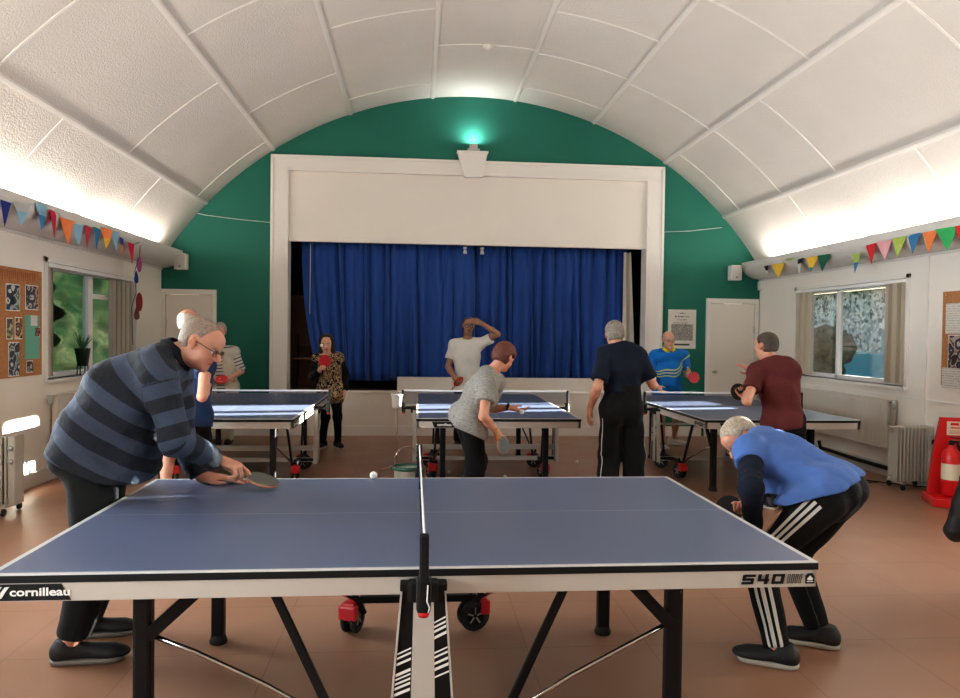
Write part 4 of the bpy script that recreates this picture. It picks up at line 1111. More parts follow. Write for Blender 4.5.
def hair_mat(name, c0, c1):
    m, nt, b = _nt(name); g = G(m); tc = g.n('ShaderNodeTexCoord'); mp = g.n('ShaderNodeMapping'); mp.inputs['Scale'].default_value = (70, 25, 70); g.l(tc.outputs['Object'], mp.inputs[0])
    nz = g.n('ShaderNodeTexNoise'); nz.inputs['Scale'].default_value = 1.6; nz.inputs['Detail'].default_value = 6; nz.inputs['Distortion'].default_value = .6; g.l(mp.outputs[0], nz.inputs['Vector'])
    g.l(g.ramp(nz.outputs['Fac'], [(.3, c0), (.7, c1)]), b.inputs['Base Color']); b.inputs['Roughness'].default_value = .6
    bp = g.n('ShaderNodeBump'); bp.inputs['Strength'].default_value = .7; bp.inputs['Distance'].default_value = .01; g.l(nz.outputs['Fac'], bp.inputs['Height']); g.l(bp.outputs[0], b.inputs['Normal'])
    return m
HG = hair_mat('hair_grey', (.13, .115, .10), (.34, .30, .26)); HW = hair_mat('hair_white', (.36, .31, .26), (.62, .55, .48)); HB = hair_mat('hair_black', (.008, .007, .007), (.03, .025, .022))
HBR = hair_mat('hair_auburn', (.06, .018, .012), (.19, .055, .032)); HDB = hair_mat('hair_dark_brown', (.03, .022, .018), (.10, .075, .055)); HSG2 = hair_mat('hair_thin_grey', (.20, .15, .12), (.36, .28, .23)); HSG = hair_mat('hair_sandy_grey', (.28, .22, .16), (.52, .44, .35))
M_EYE = mat('eye_white', (.65, .62, .58), rough=.25); M_IRIS = mat('eye_iris', (.03, .03, .03), rough=.2); M_LENS = M_GLASS
M_FRAMEB = mat('glasses_frame', (.03, .02, .018), rough=.35)

# --- hand
def hand(wr, x, n, side, curl=(.35, .35, .35, .35), spread=.12, thumb=(.7, .25), sc=1., index=None, flat=False):
    """returns prims. x wrist->fingers, n palm normal, side +1 right / -1 left"""
    x = nrm(x); n = nrm(n-x*(np.dot(n, x))); t = np.cross(x, n)*side
    P = []; S = sc
    def pt(a, b, c): return wr+(x*a+t*b+n*c)*S
    P.append(Ell(pt(.047, .0, -.001), np.array([x, t, n]), np.array([.050, .040, .0155])*S, .02))
    P.append(Cone(pt(-.02, 0, 0), pt(.02, 0, 0), .026*S, .026*S, lat=t, k=1.15, bl=.02)); P[-1].ra *= .85; P[-1].rb *= .85
    P.append(Cone(pt(.012, .016, .006), pt(.050, .030, .010), .016*S, .012*S, bl=.015))
    offs = (.029, .010, -.010, -.028); px = (.088, .092, .087, .078)
    Ls = ((.042, .026, .021), (.046, .030, .022), (.042, .028, .021), (.033, .021, .018))
    for i in range(4):
        c = curl[i]
        if i == 0 and index is not None: c = index
        a1, a2, a3 = (c if isinstance(c, tuple) else (c*.9, c*1.2, c*.7))
        sp = spread*(1.5-i)*.55
        p0 = pt(px[i], offs[i], 0); P.append(Cone(pt(.03, offs[i]*.6, 0), p0, .0115*S, .0105*S, bl=.012))
        ang = 0; rr = (.0098, .0086, .0078, .0064); base = nrm(x+t*sp)
        for j, a in enumerate((a1, a2, a3)):
            ang += a; d = base*math.cos(ang)+n*math.sin(ang); p1 = p0+d*Ls[i][j]*S
            P.append(Cone(p0, p1, rr[j]*S*(.92 if i == 3 else 1), rr[j+1]*S*(.92 if i == 3 else 1), bl=.004)); p0 = p1
    # thumb leaves the side of the palm near its base
    o, cl = thumb; d = nrm(x*.55+t*.8*o+n*(.25+cl)); p0 = pt(.018, .020, .006); p1 = p0+d*.040*S; P.append(Cone(p0, p1, .0145*S, .0118*S, bl=.010))
    d2 = nrm(x*.8+t*.35*o+n*(.15+cl)); p2 = p1+d2*.032*S; P.append(Cone(p1, p2, .0112*S, .0098*S, bl=.004)); d3 = nrm(x*.9+t*.1+n*(.05+cl*.9)); P.append(Cone(p2, p2+d3*.025*S, .0098*S, .0075*S, bl=.004))
    return P
# --- head
def head_prims(c, R, s=1., fat=1.):
    """c cranium centre, rows of R = right, forward, up"""
    def L(x, y, z): return c+(R[0]*x+R[1]*y+R[2]*z)*s
    E = lambda p, r, bl=.015, RR=None: Ell(L(*p), R if RR is None else RR, np.array(r)*s, bl)
    C = lambda a, b, ra, rb, bl=.01: Cone(L(*a), L(*b), ra*s, rb*s, bl=bl)
    P = [E((0, -.012, .012), (.075, .096, .085), .02), E((0, .040, -.045), (.058, .050, .078), .03), E((0, .030, -.088), (.047*fat, .045, .036), .025), C((-.012, .070, -.108), (.012, .070, -.108), .018, .018, .02),
         E((.036, .055, -.052), (.024*fat, .024, .028)), E((-.036, .055, -.052), (.024*fat, .024, .028)), E((0, .062, .030), (.055, .030, .038), .02),
         C((-.036, .078, .000), (.036, .078, .000), .0085, .0085, .014), C((0, .086, -.004), (0, .116, -.040), .0080, .0125, .010), E((.011, .100, -.045), (.009, .010, .007), .006), E((-.011, .100, -.045), (.009, .010, .007), .006),
         C((-.017, .082, -.067), (.017, .082, -.067), .0072, .0072, .008), C((0, .087, -.067), (0, .087, -.067), .008, .008, .008), C((-.014, .081, -.079), (.014, .081, -.079), .0075, .0075, .008)]
    for sx in (-1, 1):
        ax = nrm(R[2]+R[1]*-.18); Re = np.array([R[0], nrm(np.cross(ax, R[0])), ax]); P.append(Ell(L(sx*.078, -.004, -.022), Re, np.array([.008, .017, .027])*s, .008))
        P.append(C((sx*.080, -.012, -.002), (sx*.084, -.018, -.028), .006, .006, .006)); P.append(C((sx*.076, .004, -.045), (sx*.076, .004, -.048), .007, .007, .006))
    return P
def head_field_extra(f, c, R, s):
    """carve eye sockets and the mouth line"""
    sock = [Ell(c+(R[0]*sx*.031+R[1]*.096+R[2]*-.012)*s, R, np.array([.017, .012, .010])*s) for sx in (-1, 1)]
    mouth = Ell(c+(R[1]*.096+R[2]*-.0735)*s, R, np.array([.020, .010, .0022])*s)
    def g(P):
        d = f(P); m = np.linalg.norm(P-c, axis=1) < .16*s
        if m.any():
            dm = d[m]; Pm = P[m]
            for e in sock: dm = smax(dm, -e(Pm), .008)
            dm = smax(dm, -mouth(Pm), .004); d[m] = dm
        return d
    return g
def tint_head(P, base, c, R, s, lipc, browc, flush=.35, stub=0., scalp=None):
    col = np.tile(np.array(base, float), (len(P), 1)); q = (P-c)@R.T/s; x, y, z = q.T
    def blend(m, cc): 
        for k in range(3): col[:, k] = col[:, k]*(1-m)+cc[k]*m
    near = (np.linalg.norm(P-c, axis=1) < .17*s)
    def gz(cx, cy, cz, rx, ry, rz): return np.exp(-(((np.abs(x)-cx)/rx)**2+((y-cy)/ry)**2+((z-cz)/rz)**2))*near
    red = np.array(base)*np.array([1.05, .68, .62])
    blend(flush*gz(.040, .065, -.045, .022, .03, .022), red); blend(flush*gz(0, .11, -.042, .014, .02, .014), red); blend(flush*gz(.082, -.005, -.02, .012, .03, .035), red)
    if stub: blend(stub*gz(0, .06, -.095, .05, .05, .03), np.array(base)*.6)
    blend(.8*np.clip(gz(0, .092, -.0735, .022, .02, .0095)*1.4, 0, 1), lipc)
    blend(.9*np.clip(gz(0, .095, -.0735, .020, .02, .0025)*1.3, 0, 1), np.array(lipc)*.25)
    blend(.75*np.clip(gz(.032, .085, .006, .018, .02, .0055)*1.4, 0, 1), browc)
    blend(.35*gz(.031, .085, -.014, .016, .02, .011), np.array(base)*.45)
    if scalp is not None:
        m = near*np.clip((z-.03+.0*y)/.02, 0, 1)*np.clip((.055-y)/.02+.3*(z > .06), 0, 1); blend(.0*m, scalp)
    return col

UP = np.array([0, 0, 1.])
def fold(P, amp, fr, seed=0.):
    x, y, z = P.T
    a = np.sin(fr*(x+.7*z)+1.7*np.sin(fr*.45*y+seed)+seed); b = np.sin(fr*1.7*(y-.5*z)+1.3*np.sin(fr*.6*x+2*seed)); c = np.sin(fr*.8*(z*1.3+.4*x)+2.*np.sin(fr*.5*y+3*seed))
    r1 = 1-2*np.abs(np.sin(fr*.55*(x*.8+z*.9+.25*np.sin(fr*.25*y+seed))+seed)); r2 = 1-2*np.abs(np.sin(fr*.42*(z*1.1-.7*x+.3*y)+1.5*np.sin(fr*.2*x)+2*seed))
    return amp*(.35*a+.2*b+.3*c+.35*r1+.35*r2)
def glasses(c, R, s, parent, origin, m=None, half=False):
    m = m or M_FRAMEB; gl = empty('glasses', (0, 0, 0)); gl.parent = parent
    L = lambda x, y, z: Vector((c+(R[0]*x+R[1]*y+R[2]*z)*s-origin).tolist())
    b = MB()
    for sx in (-1, 1):
        pts = [L(sx*(.032+.023*math.cos(a)), .100-.004*abs(math.cos(a)), -.014+.0165*math.sin(a)*(1 if not half else 1)) for a in [2*PI*i/16 for i in range(17)]]
        b.tube(pts, .0019*s, 6)
        b.tube([L(sx*.055, .096, -.008), L(sx*.068, .08, -.006), L(sx*.081, .01, -.006), L(sx*.081, -.010, -.016)], .0018*s, 6)
    b.tube([L(-.010, .101, -.010), L(0, .106, -.008), L(.010, .101, -.010)], .0018*s, 6)
    b.build('frame', m, gl)
    b = MB()
    for sx in (-1, 1):
        cc = b.bm.verts.new(L(sx*.032, .101, -.014)); ring = [b.bm.verts.new(L(sx*(.032+.022*math.cos(a)), .100, -.014+.0155*math.sin(a))) for a in [2*PI*i/16 for i in range(16)]]
        for i in range(16): b._f([cc, ring[i], ring[(i+1) % 16]])
    b.build('lens', M_LENS, gl)
def shoe(an, d, parent, origin, mu, ms, L=.29, w=.052, sock=None, toe_drop=0.):
    d = nrm([d[0], d[1], 0]); lat = np.cross(UP, d); z0 = 0.
    base = np.array([an[0], an[1], 0.])
    R = np.array([d, lat, UP])
    up = [Cone(base-d*.045+UP*.055, base+d*(L-.135)+UP*.045, .045, .030, lat=lat, k=1.08, bl=.03), Ell(base+d*(L-.145)+UP*.038, R, [.090, w*.96, .034], .02), Cone(base-d*.02+UP*.06, base-d*.025+UP*.105, .046, .044, lat=lat, k=.9, bl=.02), Ell(base-d*.05+UP*.05, R, [.042, .042, .055], .02)]
    f = clipf(union(up), [(base+UP*.020, -UP), (base+UP*.108-d*.02, UP+d*.12)], .006)
    lo, hi = bbox(up, .01); v, q = surface(f, lo, hi, .006); o = to_obj('shoe', v, q, mu, origin, parent)
    so = [Cone(base-d*.045+UP*.018, base+d*(L-.135)+UP*.018, .050, w*1.06, bl=.02)]
    f2 = clipf(union(so), [(base+UP*.026, UP), (base+UP*.001, -UP)], .006); lo, hi = bbox(so, .01); v, q = surface(f2, lo, hi, .006); to_obj('sole', v, q, ms, origin, o)
    # laces
    b = MB(); M3 = lambda a, b_, c: Vector((base+d*a+lat*b_+UP*c-origin).tolist())
    for i in range(4):
        a = .035+i*.022; zz = .098-i*.008; b.tube([M3(a, -.025, zz-.010), M3(a+.006, 0, zz+.001), M3(a, .025, zz-.010)], .0028, 6)
    b.build('laces', mu if False else M_RUB, o)
    if sock is not None:
        sk = [Cone(base-d*.012+UP*.07, np.array(an)+UP*.02, .033, .034, bl=.01)]
        lo, hi = bbox(sk, .01); v, q = surface(clipf(union(sk), [(base+UP*.13, UP)]), lo, hi, .006); to_obj('sock', v, q, sock, origin, parent)
    return o

def person(label, J, hd, build=1., hgt=1.75, skin=(.50, .27, .19), hair=None, style='short', hairlen=.012, fine=.008, garments=(), hands={}, shoes=None, spec=False, lip=None, brow=(.2, .18, .16), belly=0., fold_amp=.004, toes=None, eyes=True, neckr=.052, headfat=1., frame_m=None, female=False, stub=0., head_s=None, armk=1.):
    k = hgt/1.75; g = build
    Jn = {n: np.array(v, float) for n, v in J.items()}
    LU, LF, LT, LS = .295*k*armk, .255*k*armk, .43*k, .425*k
    for s in 'LR':
        Jn['el'+s], Jn['wr'+s] = ik(Jn['sh'+s], Jn['wr'+s], Jn['el'+s], LU, LF)
        Jn['kn'+s], Jn['an'+s] = ik(Jn['hip'+s], Jn['an'+s], Jn['kn'+s], LT, LS)
    pel = (Jn['hipL']+Jn['hipR'])/2; J_ = Jn
    latH = nrm(Jn['hipR']-Jn['hipL']); latS = nrm(Jn['shR']-Jn['shL']); upT = nrm(Jn['neck']-pel); che, nk = Jn['che'], Jn['neck']
    up1 = nrm(che-pel); up2 = nrm(nk-che)
    fwdH = nrm(np.cross(up1, latH)); fwdS = nrm(np.cross(upT, latS)); 
    latH = nrm(np.cross(fwdH, up1)); latS2 = nrm(np.cross(fwdS, up2))
    RH = np.array([latH, fwdH, up1]); RS = np.array([latS2, fwdS, up2])
    fd, hu = nrm(hd['f']), np.array(hd['u'], float); hr = nrm(np.cross(fd, hu)); hu = nrm(np.cross(hr, fd)); R = np.array([hr, fd, hu]); hc = np.array(hd['c'], float); hs = head_s or k**.5
    headb = hc+(-.02*R[1]-.075*R[2])*hs
    T = {}
    ch_w = .150 if female else .160
    T['torso'] = [Ell(pel+up1*.02*k, RH, np.array([.165 if not female else .172, .112, .115])*k*g, .04), Cone(pel+up1*.07*k, che-up2*.02*k, .108*k*g, .112*k*g, lat=latH, k=1.32, bl=.05),
                  Ell(che+up2*.02*k, RS, np.array([ch_w*(1+(g-1)*.6), .112*g, .165])*k, .05), Cone(che*.35+nk*.65+latS*.10*k, che*.35+nk*.65-latS*.10*k, .072*k, .072*k, bl=.05),
                  Cone(Jn['shL'], che*.2+nk*.8, .058*k, .055*k, bl=.05), Cone(Jn['shR'], che*.2+nk*.8, .058*k, .055*k, bl=.05),
                  Ell(pel-fwdH*.055*k-latH*.075*k-up1*.01, RH, np.array([.088, .078, .095])*k*g, .03), Ell(pel-fwdH*.055*k+latH*.075*k-up1*.01, RH, np.array([.088, .078, .095])*k*g, .03)]
    if belly: T['torso'].append(Ell(pel*.55+che*.45+fwdH*(.035+belly*.5), RH, np.array([.135, .10+belly*.6, .17])*k, .06))
    if female:
        for sx in (-1, 1): T['torso'].append(Ell(che+latS2*sx*.062*k+fwdS*.085*k+up2*-.01, RS, np.array([.058, .05, .058])*k, .04))
    T['neck'] = [Cone(nk-up2*.02, headb, neckr*k*1.12, neckr*k, bl=.03)]
    for s in 'LR':
        T['ua'+s] = [Cone(Jn['sh'+s], Jn['el'+s], .052*k*(.6+.4*g), .040*k, bl=.035)]
        T['fa'+s] = [Cone(Jn['el'+s], Jn['el'+s]*.65+Jn['wr'+s]*.35, .039*k, .040*k, bl=.02), Cone(Jn['el'+s]*.65+Jn['wr'+s]*.35, Jn['wr'+s], .040*k, .0265*k, bl=.02)]
        T['th'+s] = [Cone(Jn['hip'+s], Jn['kn'+s], .090*k*g, .056*k, bl=.045)]
        an, kn = Jn['an'+s], Jn['kn'+s]; cd = nrm(an-kn); back = -nrm(fwdH-cd*(fwdH@cd))
        T['sn'+s] = [Cone(kn, an, .052*k, .036*k, bl=.03), Ell(kn*.68+an*.32+back*.018*k, np.array([nrm(np.cross(cd, back)), back, cd]), np.array([.046, .045, .11])*k, .03)]
        tdir = nrm(np.array([*((toes or {}).get(s, fwdH))[:2], 0.])); J_['toe'+s] = tdir; b0 = np.array([an[0], an[1], 0])
        T['ft'+s] = [Cone(an, b0+UP*.045-tdir*.03, .034*k, .03, bl=.02), Cone(b0+UP*.045, b0+tdir*.13+UP*.035, .030, .024, bl=.02)]
        h = hands.get(s, {}); fx = nrm(Jn['wr'+s]-Jn['el'+s]); hx = np.array(h.get('x', fx), float); hn = np.array(h.get('n', -latH if s == 'R' else latH), float)
        T['ha'+s] = hand(Jn['wr'+s]+nrm(hx)*.012, hx, hn, 1 if s == 'R' else -1, sc=k*h.get('size', .98), **{q: v for q, v in h.items() if q not in ('x', 'n', 'size')})
    T['head'] = head_prims(hc, R, hs, headfat)
    allp = [p for n in T for p in T[n]]
    f = head_field_extra(union(allp), hc, R, hs)
    lo, hi = bbox(allp, .02); lo[2] = max(lo[2], .004)
    v, q = surface(f, lo, hi, fine)
    tint = tint_head(v, skin, hc, R, hs, lip or tuple(np.array(skin)*np.array([.9, .55, .55])), brow, stub=stub)
    # a little redder at the hands and elbows
    for s in 'LR':
        m = np.exp(-(np.linalg.norm(v-(Jn['wr'+s]), axis=1)/.12)**2)*.25; tint = tint*(1-m[:, None])+np.array(skin)*np.array([1.05, .82, .78])*m[:, None]
    origin = np.array([pel[0], pel[1], 0.])
    body = to_obj('person', v, q, M_SKIN, origin, None, {'tint': ('FLOAT_COLOR', np.concatenate([tint, np.ones((len(v), 1))], 1))})
    tag(body, label, 'person')
    # ears are in the body; eyes
    if eyes:
        for sx in (-1, 1):
            ec = hc+(R[0]*sx*.031+R[1]*.0755+R[2]*-.0125)*hs; t = MB(); t.m(M_EYE); t.sphere((0, 0, 0), .0125*hs, 14)
            for fc in t.bm.faces:
                ctr = fc.calc_center_median(); 
            vv = Vector(R[1].tolist())
            t.m(M_IRIS); t.sphere(tuple(vv*.0075*hs), .0062*hs, 10)
            o = t.build('eye', None, body, recalc=True); o.location = Vector((ec-origin).tolist())
    # hair
    if hair is not None:
        HP = [Ell(hc+(R[1]*-.014+R[2]*.014)*hs, R, (np.array([.0755, .0965, .086])+hairlen)*hs, .02), Ell(hc+(R[1]*-.045+R[2]*-.035)*hs, R, (np.array([.058, .055, .060])+hairlen)*hs, .03)]
        if style == 'bob':
            for sx in (-1, 1): HP += [Ell(hc+(R[0]*sx*.068-R[1]*.01-R[2]*.05)*hs, R, np.array([.032, .062, .085])*hs, .03), Ell(hc+(R[0]*sx*.065-R[1]*.0-R[2]*.12)*hs, R, np.array([.038, .055, .075])*hs, .03)]
            HP.append(Ell(hc+(-R[1]*.06-R[2]*.10)*hs, R, np.array([.07, .04, .09])*hs, .03))
        fu = union(HP)
        def fh(P):
            d = fu(P); qq = (P-hc)@R.T/hs; x, y, z = qq.T
            d = d+.0022*np.sin(38*x+22*z+2*np.sin(30*y))*np.sin(31*y+1.3)
            if style == 'short': cut = np.maximum(y-(.020+.55*np.maximum(z, -.02)+.25*np.maximum(z-.05, 0)*3), -(z+.075))
            elif style == 'fringe': cut = np.maximum(y-(.030+.9*np.maximum(z, -.03)), -(z+.085))
            elif style == 'receding': cut = np.maximum(y-(.008+.42*np.maximum(z, -.02)), -(z+.072))
            elif style == 'balding': cut = np.maximum(np.maximum(y-(.000+.2*z), -(z+.075)), (z-.030+.25*np.minimum(y, 0)))
            elif style == 'bob': cut = np.maximum(y-(.035+.55*np.maximum(z-.03, 0)-.0*z), np.where(np.abs(x) < .052, np.maximum(y-(-.02+1.1*np.maximum(z-.03, 0)), -1), -1))
            # keep ears free
            if style != 'bob':
                ear = .030-np.sqrt((y+.004)**2+((z+.020)*.85)**2); cut = np.where(np.abs(x) > .05, np.maximum(cut, ear), cut)
            return smax(d, cut*hs, .006)
        lo, hi = bbox(HP, .02); vh, qh = surface(fh, lo, hi, min(fine, .006)*.9)
        to_obj('hair', vh, qh, hair, origin, body)
    if spec: glasses(hc, R, hs, body, origin, frame_m)
    # garments ------------------------------------------------------
    for gm in garments:
        kind = gm['kind']; inf = gm.get('inflate', .014); subs = []
        if kind == 'top':
            hem = gm['hempt'] if 'hempt' in gm else pel+up1*gm.get('hem', -.06); hn = gm.get('hemn', -up1)
            tp = list(T['torso'])+[Cone(Jn['th'][0], Jn['th'][1], .1, .1) for _ in ()]
            tp += gm.get('extra', [])
            if gm.get('cover', True): tp += [Cone(Jn['hip'+s], Jn['hip'+s]*.7+Jn['kn'+s]*.3, .100*k*g, .102*k*g, bl=.05) for s in 'LR']
            ft = clipf(union(tp, inf), [(hem, np.array(hn, float)), (nk+up2*gm.get('collar', .01)+fwdS*.0, up2+fwdS*gm.get('vneck', .35))], .01)
            subs.append((ft, 0, tp))
            sl = gm.get('sleeve', .6)
            for i, s in enumerate('LR'):
                a, e, w = Jn['sh'+s], Jn['el'+s], Jn['wr'+s]; r0 = .060*k*(.6+.4*g)
                if sl <= 1:
                    cut = a+(e-a)*sl; ps = [Cone(a, cut+(e-a)*.15, r0, gm.get('cuff', .058)*k, bl=.03)]; fs = clipf(union(ps, inf*.6), [(cut, e-a)], .004)
                else:
                    cut = e+(w-e)*(sl-1); ps = [Cone(a, e, r0, .052*k, bl=.04), Cone(e, cut+(w-e)*.1, .050*k, gm.get('cuff', .036)*k, bl=.03)]; fs = clipf(union(ps, inf*.6), [(cut, w-e)], .004)
                if sl > 0: subs.append((fs, i+1, ps))
        elif kind == 'legs':
            top_ = pel+up1*gm.get('waist', .10)
            ft = clipf(union(T['torso'][:2]+T['torso'][6:8]+([T['torso'][8]] if belly else []), inf), [(top_, up1), (pel-up1*gm.get('low', .12), -up1)], .02); subs.append((ft, 0, T['torso'][:2]))
            ln = gm.get('len', 1.9); rk, ra = gm.get('rk', .072)*k, gm.get('ra', .060)*k
            for i, s in enumerate('LR'):
                a, kn, an = Jn['hip'+s], Jn['kn'+s], Jn['an'+s]
                ps = [Cone(a, kn, .094*k*g, rk, bl=.06)]
                if ln > 1: cut = kn+(an-kn)*(ln-1); ps.append(Cone(kn, cut+(an-kn)*.05, rk, ra, bl=.05)); pl = [(cut, an-kn)]
                else: cut = a+(kn-a)*ln; pl = [(cut, kn-a)]; ps = [Cone(a, kn, .098*k*g, rk*1.25, bl=.04)]
                pl.append((top_, up1))
                if len(pl) < 2 and gm.get('legclip', True): pl.append((top_, up1))
                subs.append((clipf(union(ps, inf*.5), pl, .004), i+1, ps))
        elif kind == 'custom':
            subs = [(gm['f'], 0, gm['prims'])]
        allq = [p for sb in subs for p in sb[2]]; lo, hi = bbox(allq, inf+.03); lo[2] = max(lo[2], .01)
        amp, fr, sd = gm.get('fold', fold_amp), gm.get('ffreq', 26.), gm.get('seed', 1.)
        opn = gm.get('open')
        def fg(P, subs=subs, amp=amp, fr=fr, sd=sd):
            d = None
            for sb in subs:
                x = sb[0](P); d = x if d is None else smin(d, x, .035)
            if opn:
                rr_ = P-pel; d = np.where(rr_@fwdS > .02, np.maximum(d, opn-np.abs(rr_@latS2)), d)
            return d+fold(P-origin, amp, fr, sd)
        vg, qg = surface(fg, lo, hi, gm.get('h', fine*1.1))
        ds = np.stack([sb[0](vg) for sb in subs], 1); pi = ds.argmin(1); tcs = np.zeros((len(vg), 3))
        rel = vg-pel
        spine1 = np.where((rel@up1) < np.linalg.norm(che-pel), rel@up1, np.linalg.norm(che-pel)+(vg-che)@up2)
        tcs[:, 0] = rel@(latH if kind == 'legs' else latS2); tcs[:, 1] = rel@(fwdH if kind == 'legs' else fwdS); tcs[:, 2] = spine1
        parts = np.zeros(len(vg))
        for j, (ff, idn, ps) in enumerate(subs):
            if idn == 0: continue
            m = pi == j; s = 'LR'[idn-1]; a, e, w = (Jn['sh'+s], Jn['el'+s], Jn['wr'+s]) if kind == 'top' else (Jn['hip'+s], Jn['kn'+s], Jn['an'+s])
            u1, u2 = nrm(e-a), nrm(w-e); Pm = vg[m]; t1 = (Pm-a)@u1; l1 = np.linalg.norm(e-a); t2 = l1+(Pm-e)@u2
            bis = nrm(u1+u2); al = np.where((Pm-e)@bis < 0, t1, t2)
            ctr = np.where(((Pm-e)@bis < 0)[:, None], a+t1[:, None]*u1, e+(t2-l1)[:, None]*u2); r = Pm-ctr
            out = latH if s == 'R' else -latH
            ux = nrm(out-u1*(out@u1)); uy = np.cross(u1, ux)
            tcs[m, 0] = np.arctan2(r@uy, r@ux)*.08; tcs[m, 1] = r@ux; tcs[m, 2] = -al if kind == 'top' else al; parts[m] = idn
        o = to_obj(gm['name'], vg, qg, gm['mat'], origin, body, {'tc': ('FLOAT_VECTOR', tcs), 'part': ('FLOAT', parts)})
        if gm.get('collar_mat'):
            rr = neckr*k*1.12+.020; b = MB(); C0 = nk+up2*.030+fwdS*.004
            def cf(u, v):
                a = 2*PI*u+PI/2+.25; a = PI/2+.28+(2*PI-.56)*u
                p = C0+(latS2*math.cos(a)*1.02+fwdS*math.sin(a))*(rr-.014+.026*v)+up2*(.020-.036*v-.030*max(0, math.sin(a)))
                return tuple(p-origin)
            b.grid(cf, 30, 4); cc = b.build('collar', gm['collar_mat'], o); cc.modifiers.new('t', 'SOLIDIFY').thickness = .006
    if shoes:
        for s in 'LR': shoe(Jn['an'+s], J_['toe'+s], body, origin, shoes['m'], shoes['sole'], shoes.get('L', .29)*k, sock=shoes.get('sock'))
    body['_dummy'] = 0; del body['_dummy']
    return body, Jn, T, dict(pel=pel, up1=up1, up2=up2, latH=latH, latS=latS2, fwd=fwdS, origin=origin, R=R, hc=hc)

M_BATB = mat('bat_rubber_black', (.018, .018, .019), rough=.45); M_BATG = mat('bat_rubber_grey', (.10, .10, .095), rough=.45); M_BATR = mat('bat_rubber_red', (.52, .015, .025), rough=.42); M_BATW = mat('bat_wood', (.45, .25, .11), rough=.5)
def bat(c, axis, nor, label, face=M_BATR, back=M_BATB, group=None, s=1.):
    """c blade centre; axis handle -> tip; nor = normal of FACE side"""
    a = nrm(axis); n = nrm(np.array(nor, float)-a*np.dot(nor, a)); t = np.cross(n, a)
    e = empty('table_tennis_bat', tuple(c)); tag(e, label, 'bat', group)
    P = lambda x, y, z: Vector((t*x+a*y+n*z).tolist())*s
    N = 36
    def outline(): return [(.075*math.sin(q)*(1-.05*math.cos(q)), .079*math.cos(q) if math.cos(q) > -.90 else -.0755) for q in [2*PI*i/N for i in range(N)]]
    ol = outline()
    for nm, z0, z1, mm, kx in (('blade', -.003, .003, M_BATW, 1.), ('rubber', .003, .0065, face, .985), ('rubber', -.0065, -.003, back, .985)):
        b = MB(); A = [b.bm.verts.new(P(x*kx, y*kx, z0)) for x, y in ol]; B_ = [b.bm.verts.new(P(x*kx, y*kx, z1)) for x, y in ol]
        b._f(A[::-1]); b._f(B_)
        for i in range(N): b._f([A[i], A[(i+1) % N], B_[(i+1) % N], B_[i]])
        b.build(nm, mm, e)
    b = MB(); b.tube([P(0, -.060, 0), P(0, -.085, 0), P(0, -.12, 0), P(0, -.150, 0), P(0, -.168, 0)], [.008*s, .0125*s, .0120*s, .0140*s, .0155*s], 12, ry=1.25); b.build('handle', M_BATW, e)
    return e
# ================================================================= THE CAST
A_ = np.array
def stripes_polo(g, sp, part, at):
    z = sp.outputs[2]
    fr = g.math('FRACT', g.math('MULTIPLY', g.math('ADD', z, 5.03), 1/.128)); s = g.math('GREATER_THAN', fr, .50)
    n_ = g.n('ShaderNodeTexNoise'); n_.inputs['Scale'].default_value = 90; n_.inputs['Detail'].default_value = 4; tc = g.n('ShaderNodeTexCoord'); g.l(tc.outputs['Object'], n_.inputs['Vector'])
    light = g.mix(n_.outputs['Fac'], (.048, .062, .098), (.074, .092, .135)); dark = g.mix(n_.outputs['Fac'], (.020, .023, .031), (.034, .038, .049))
    thin = g.math('LESS_THAN', g.math('ABSOLUTE', g.math('SUBTRACT', fr, .75)), .04)
    return g.mix(s, dark, light)
C_POLO = cloth('polo_striped', None, extra=stripes_polo, bump=.5, bscale=9)
C_CHAR = cloth('trouser_charcoal', (.020, .022, .024), bump=.35)
C_BLACK = cloth('cloth_black', (.006, .006, .007), bump=.35)
C_NAVY = cloth('cloth_navy', (.010, .014, .028), bump=.45)
C_NAVY2 = cloth('cloth_navy_blue', (.020, .042, .11), bump=.4)
C_WHITE = cloth('cloth_white', (.68, .66, .62), bump=.5)
C_CREAM = cloth('cloth_cream', (.60, .56, .48), bump=.4)
C_MAROON = cloth('cloth_maroon', (.105, .026, .026), bump=.45)
C_ROYAL = cloth('cloth_royal_blue', (.085, .165, .42), bump=.40)
C_COLLAR = cloth('collar_dark', (.018, .020, .028), bump=.1)
C_YELLOW = cloth('cloth_yellow', (.60, .55, .04), bump=.2)
C_SOCK = cloth('sock_white', (.55, .55, .52), bump=.3)
def marl(g, sp, part, at):
    tc = g.n('ShaderNodeTexCoord'); mp = g.n('ShaderNodeMapping'); mp.inputs['Scale'].default_value = (40, 40, 160); g.l(tc.outputs['Object'], mp.inputs[0])
    n_ = g.n('ShaderNodeTexNoise'); n_.inputs['Scale'].default_value = 1.; n_.inputs['Detail'].default_value = 5; g.l(mp.outputs[0], n_.inputs['Vector'])
    return g.ramp(n_.outputs['Fac'], [(.32, (.19, .185, .175)), (.68, (.34, .33, .31))])
C_MARL = cloth('tshirt_grey_marl', None, extra=marl, bump=.4)
def leopard(g, sp, part, at):
    tc = g.n('ShaderNodeTexCoord'); w = g.n('ShaderNodeTexNoise'); w.inputs['Scale'].default_value = 15; w.inputs['Detail'].default_value = 2; w.inputs['Distortion'].default_value = 2.2; g.l(tc.outputs['Object'], w.inputs['Vector'])
    f = g.math('FRACT', g.math('MULTIPLY', w.outputs['Fac'], 4.)); c = g.mix(g.math('GREATER_THAN', f, .55), (.012, .010, .009), (.46, .32, .19))
    return g.mix(g.math('GREATER_THAN', part, .5), c, (.008, .008, .009))
C_LEO = cloth('tunic_leopard', None, extra=leopard, bump=.2)
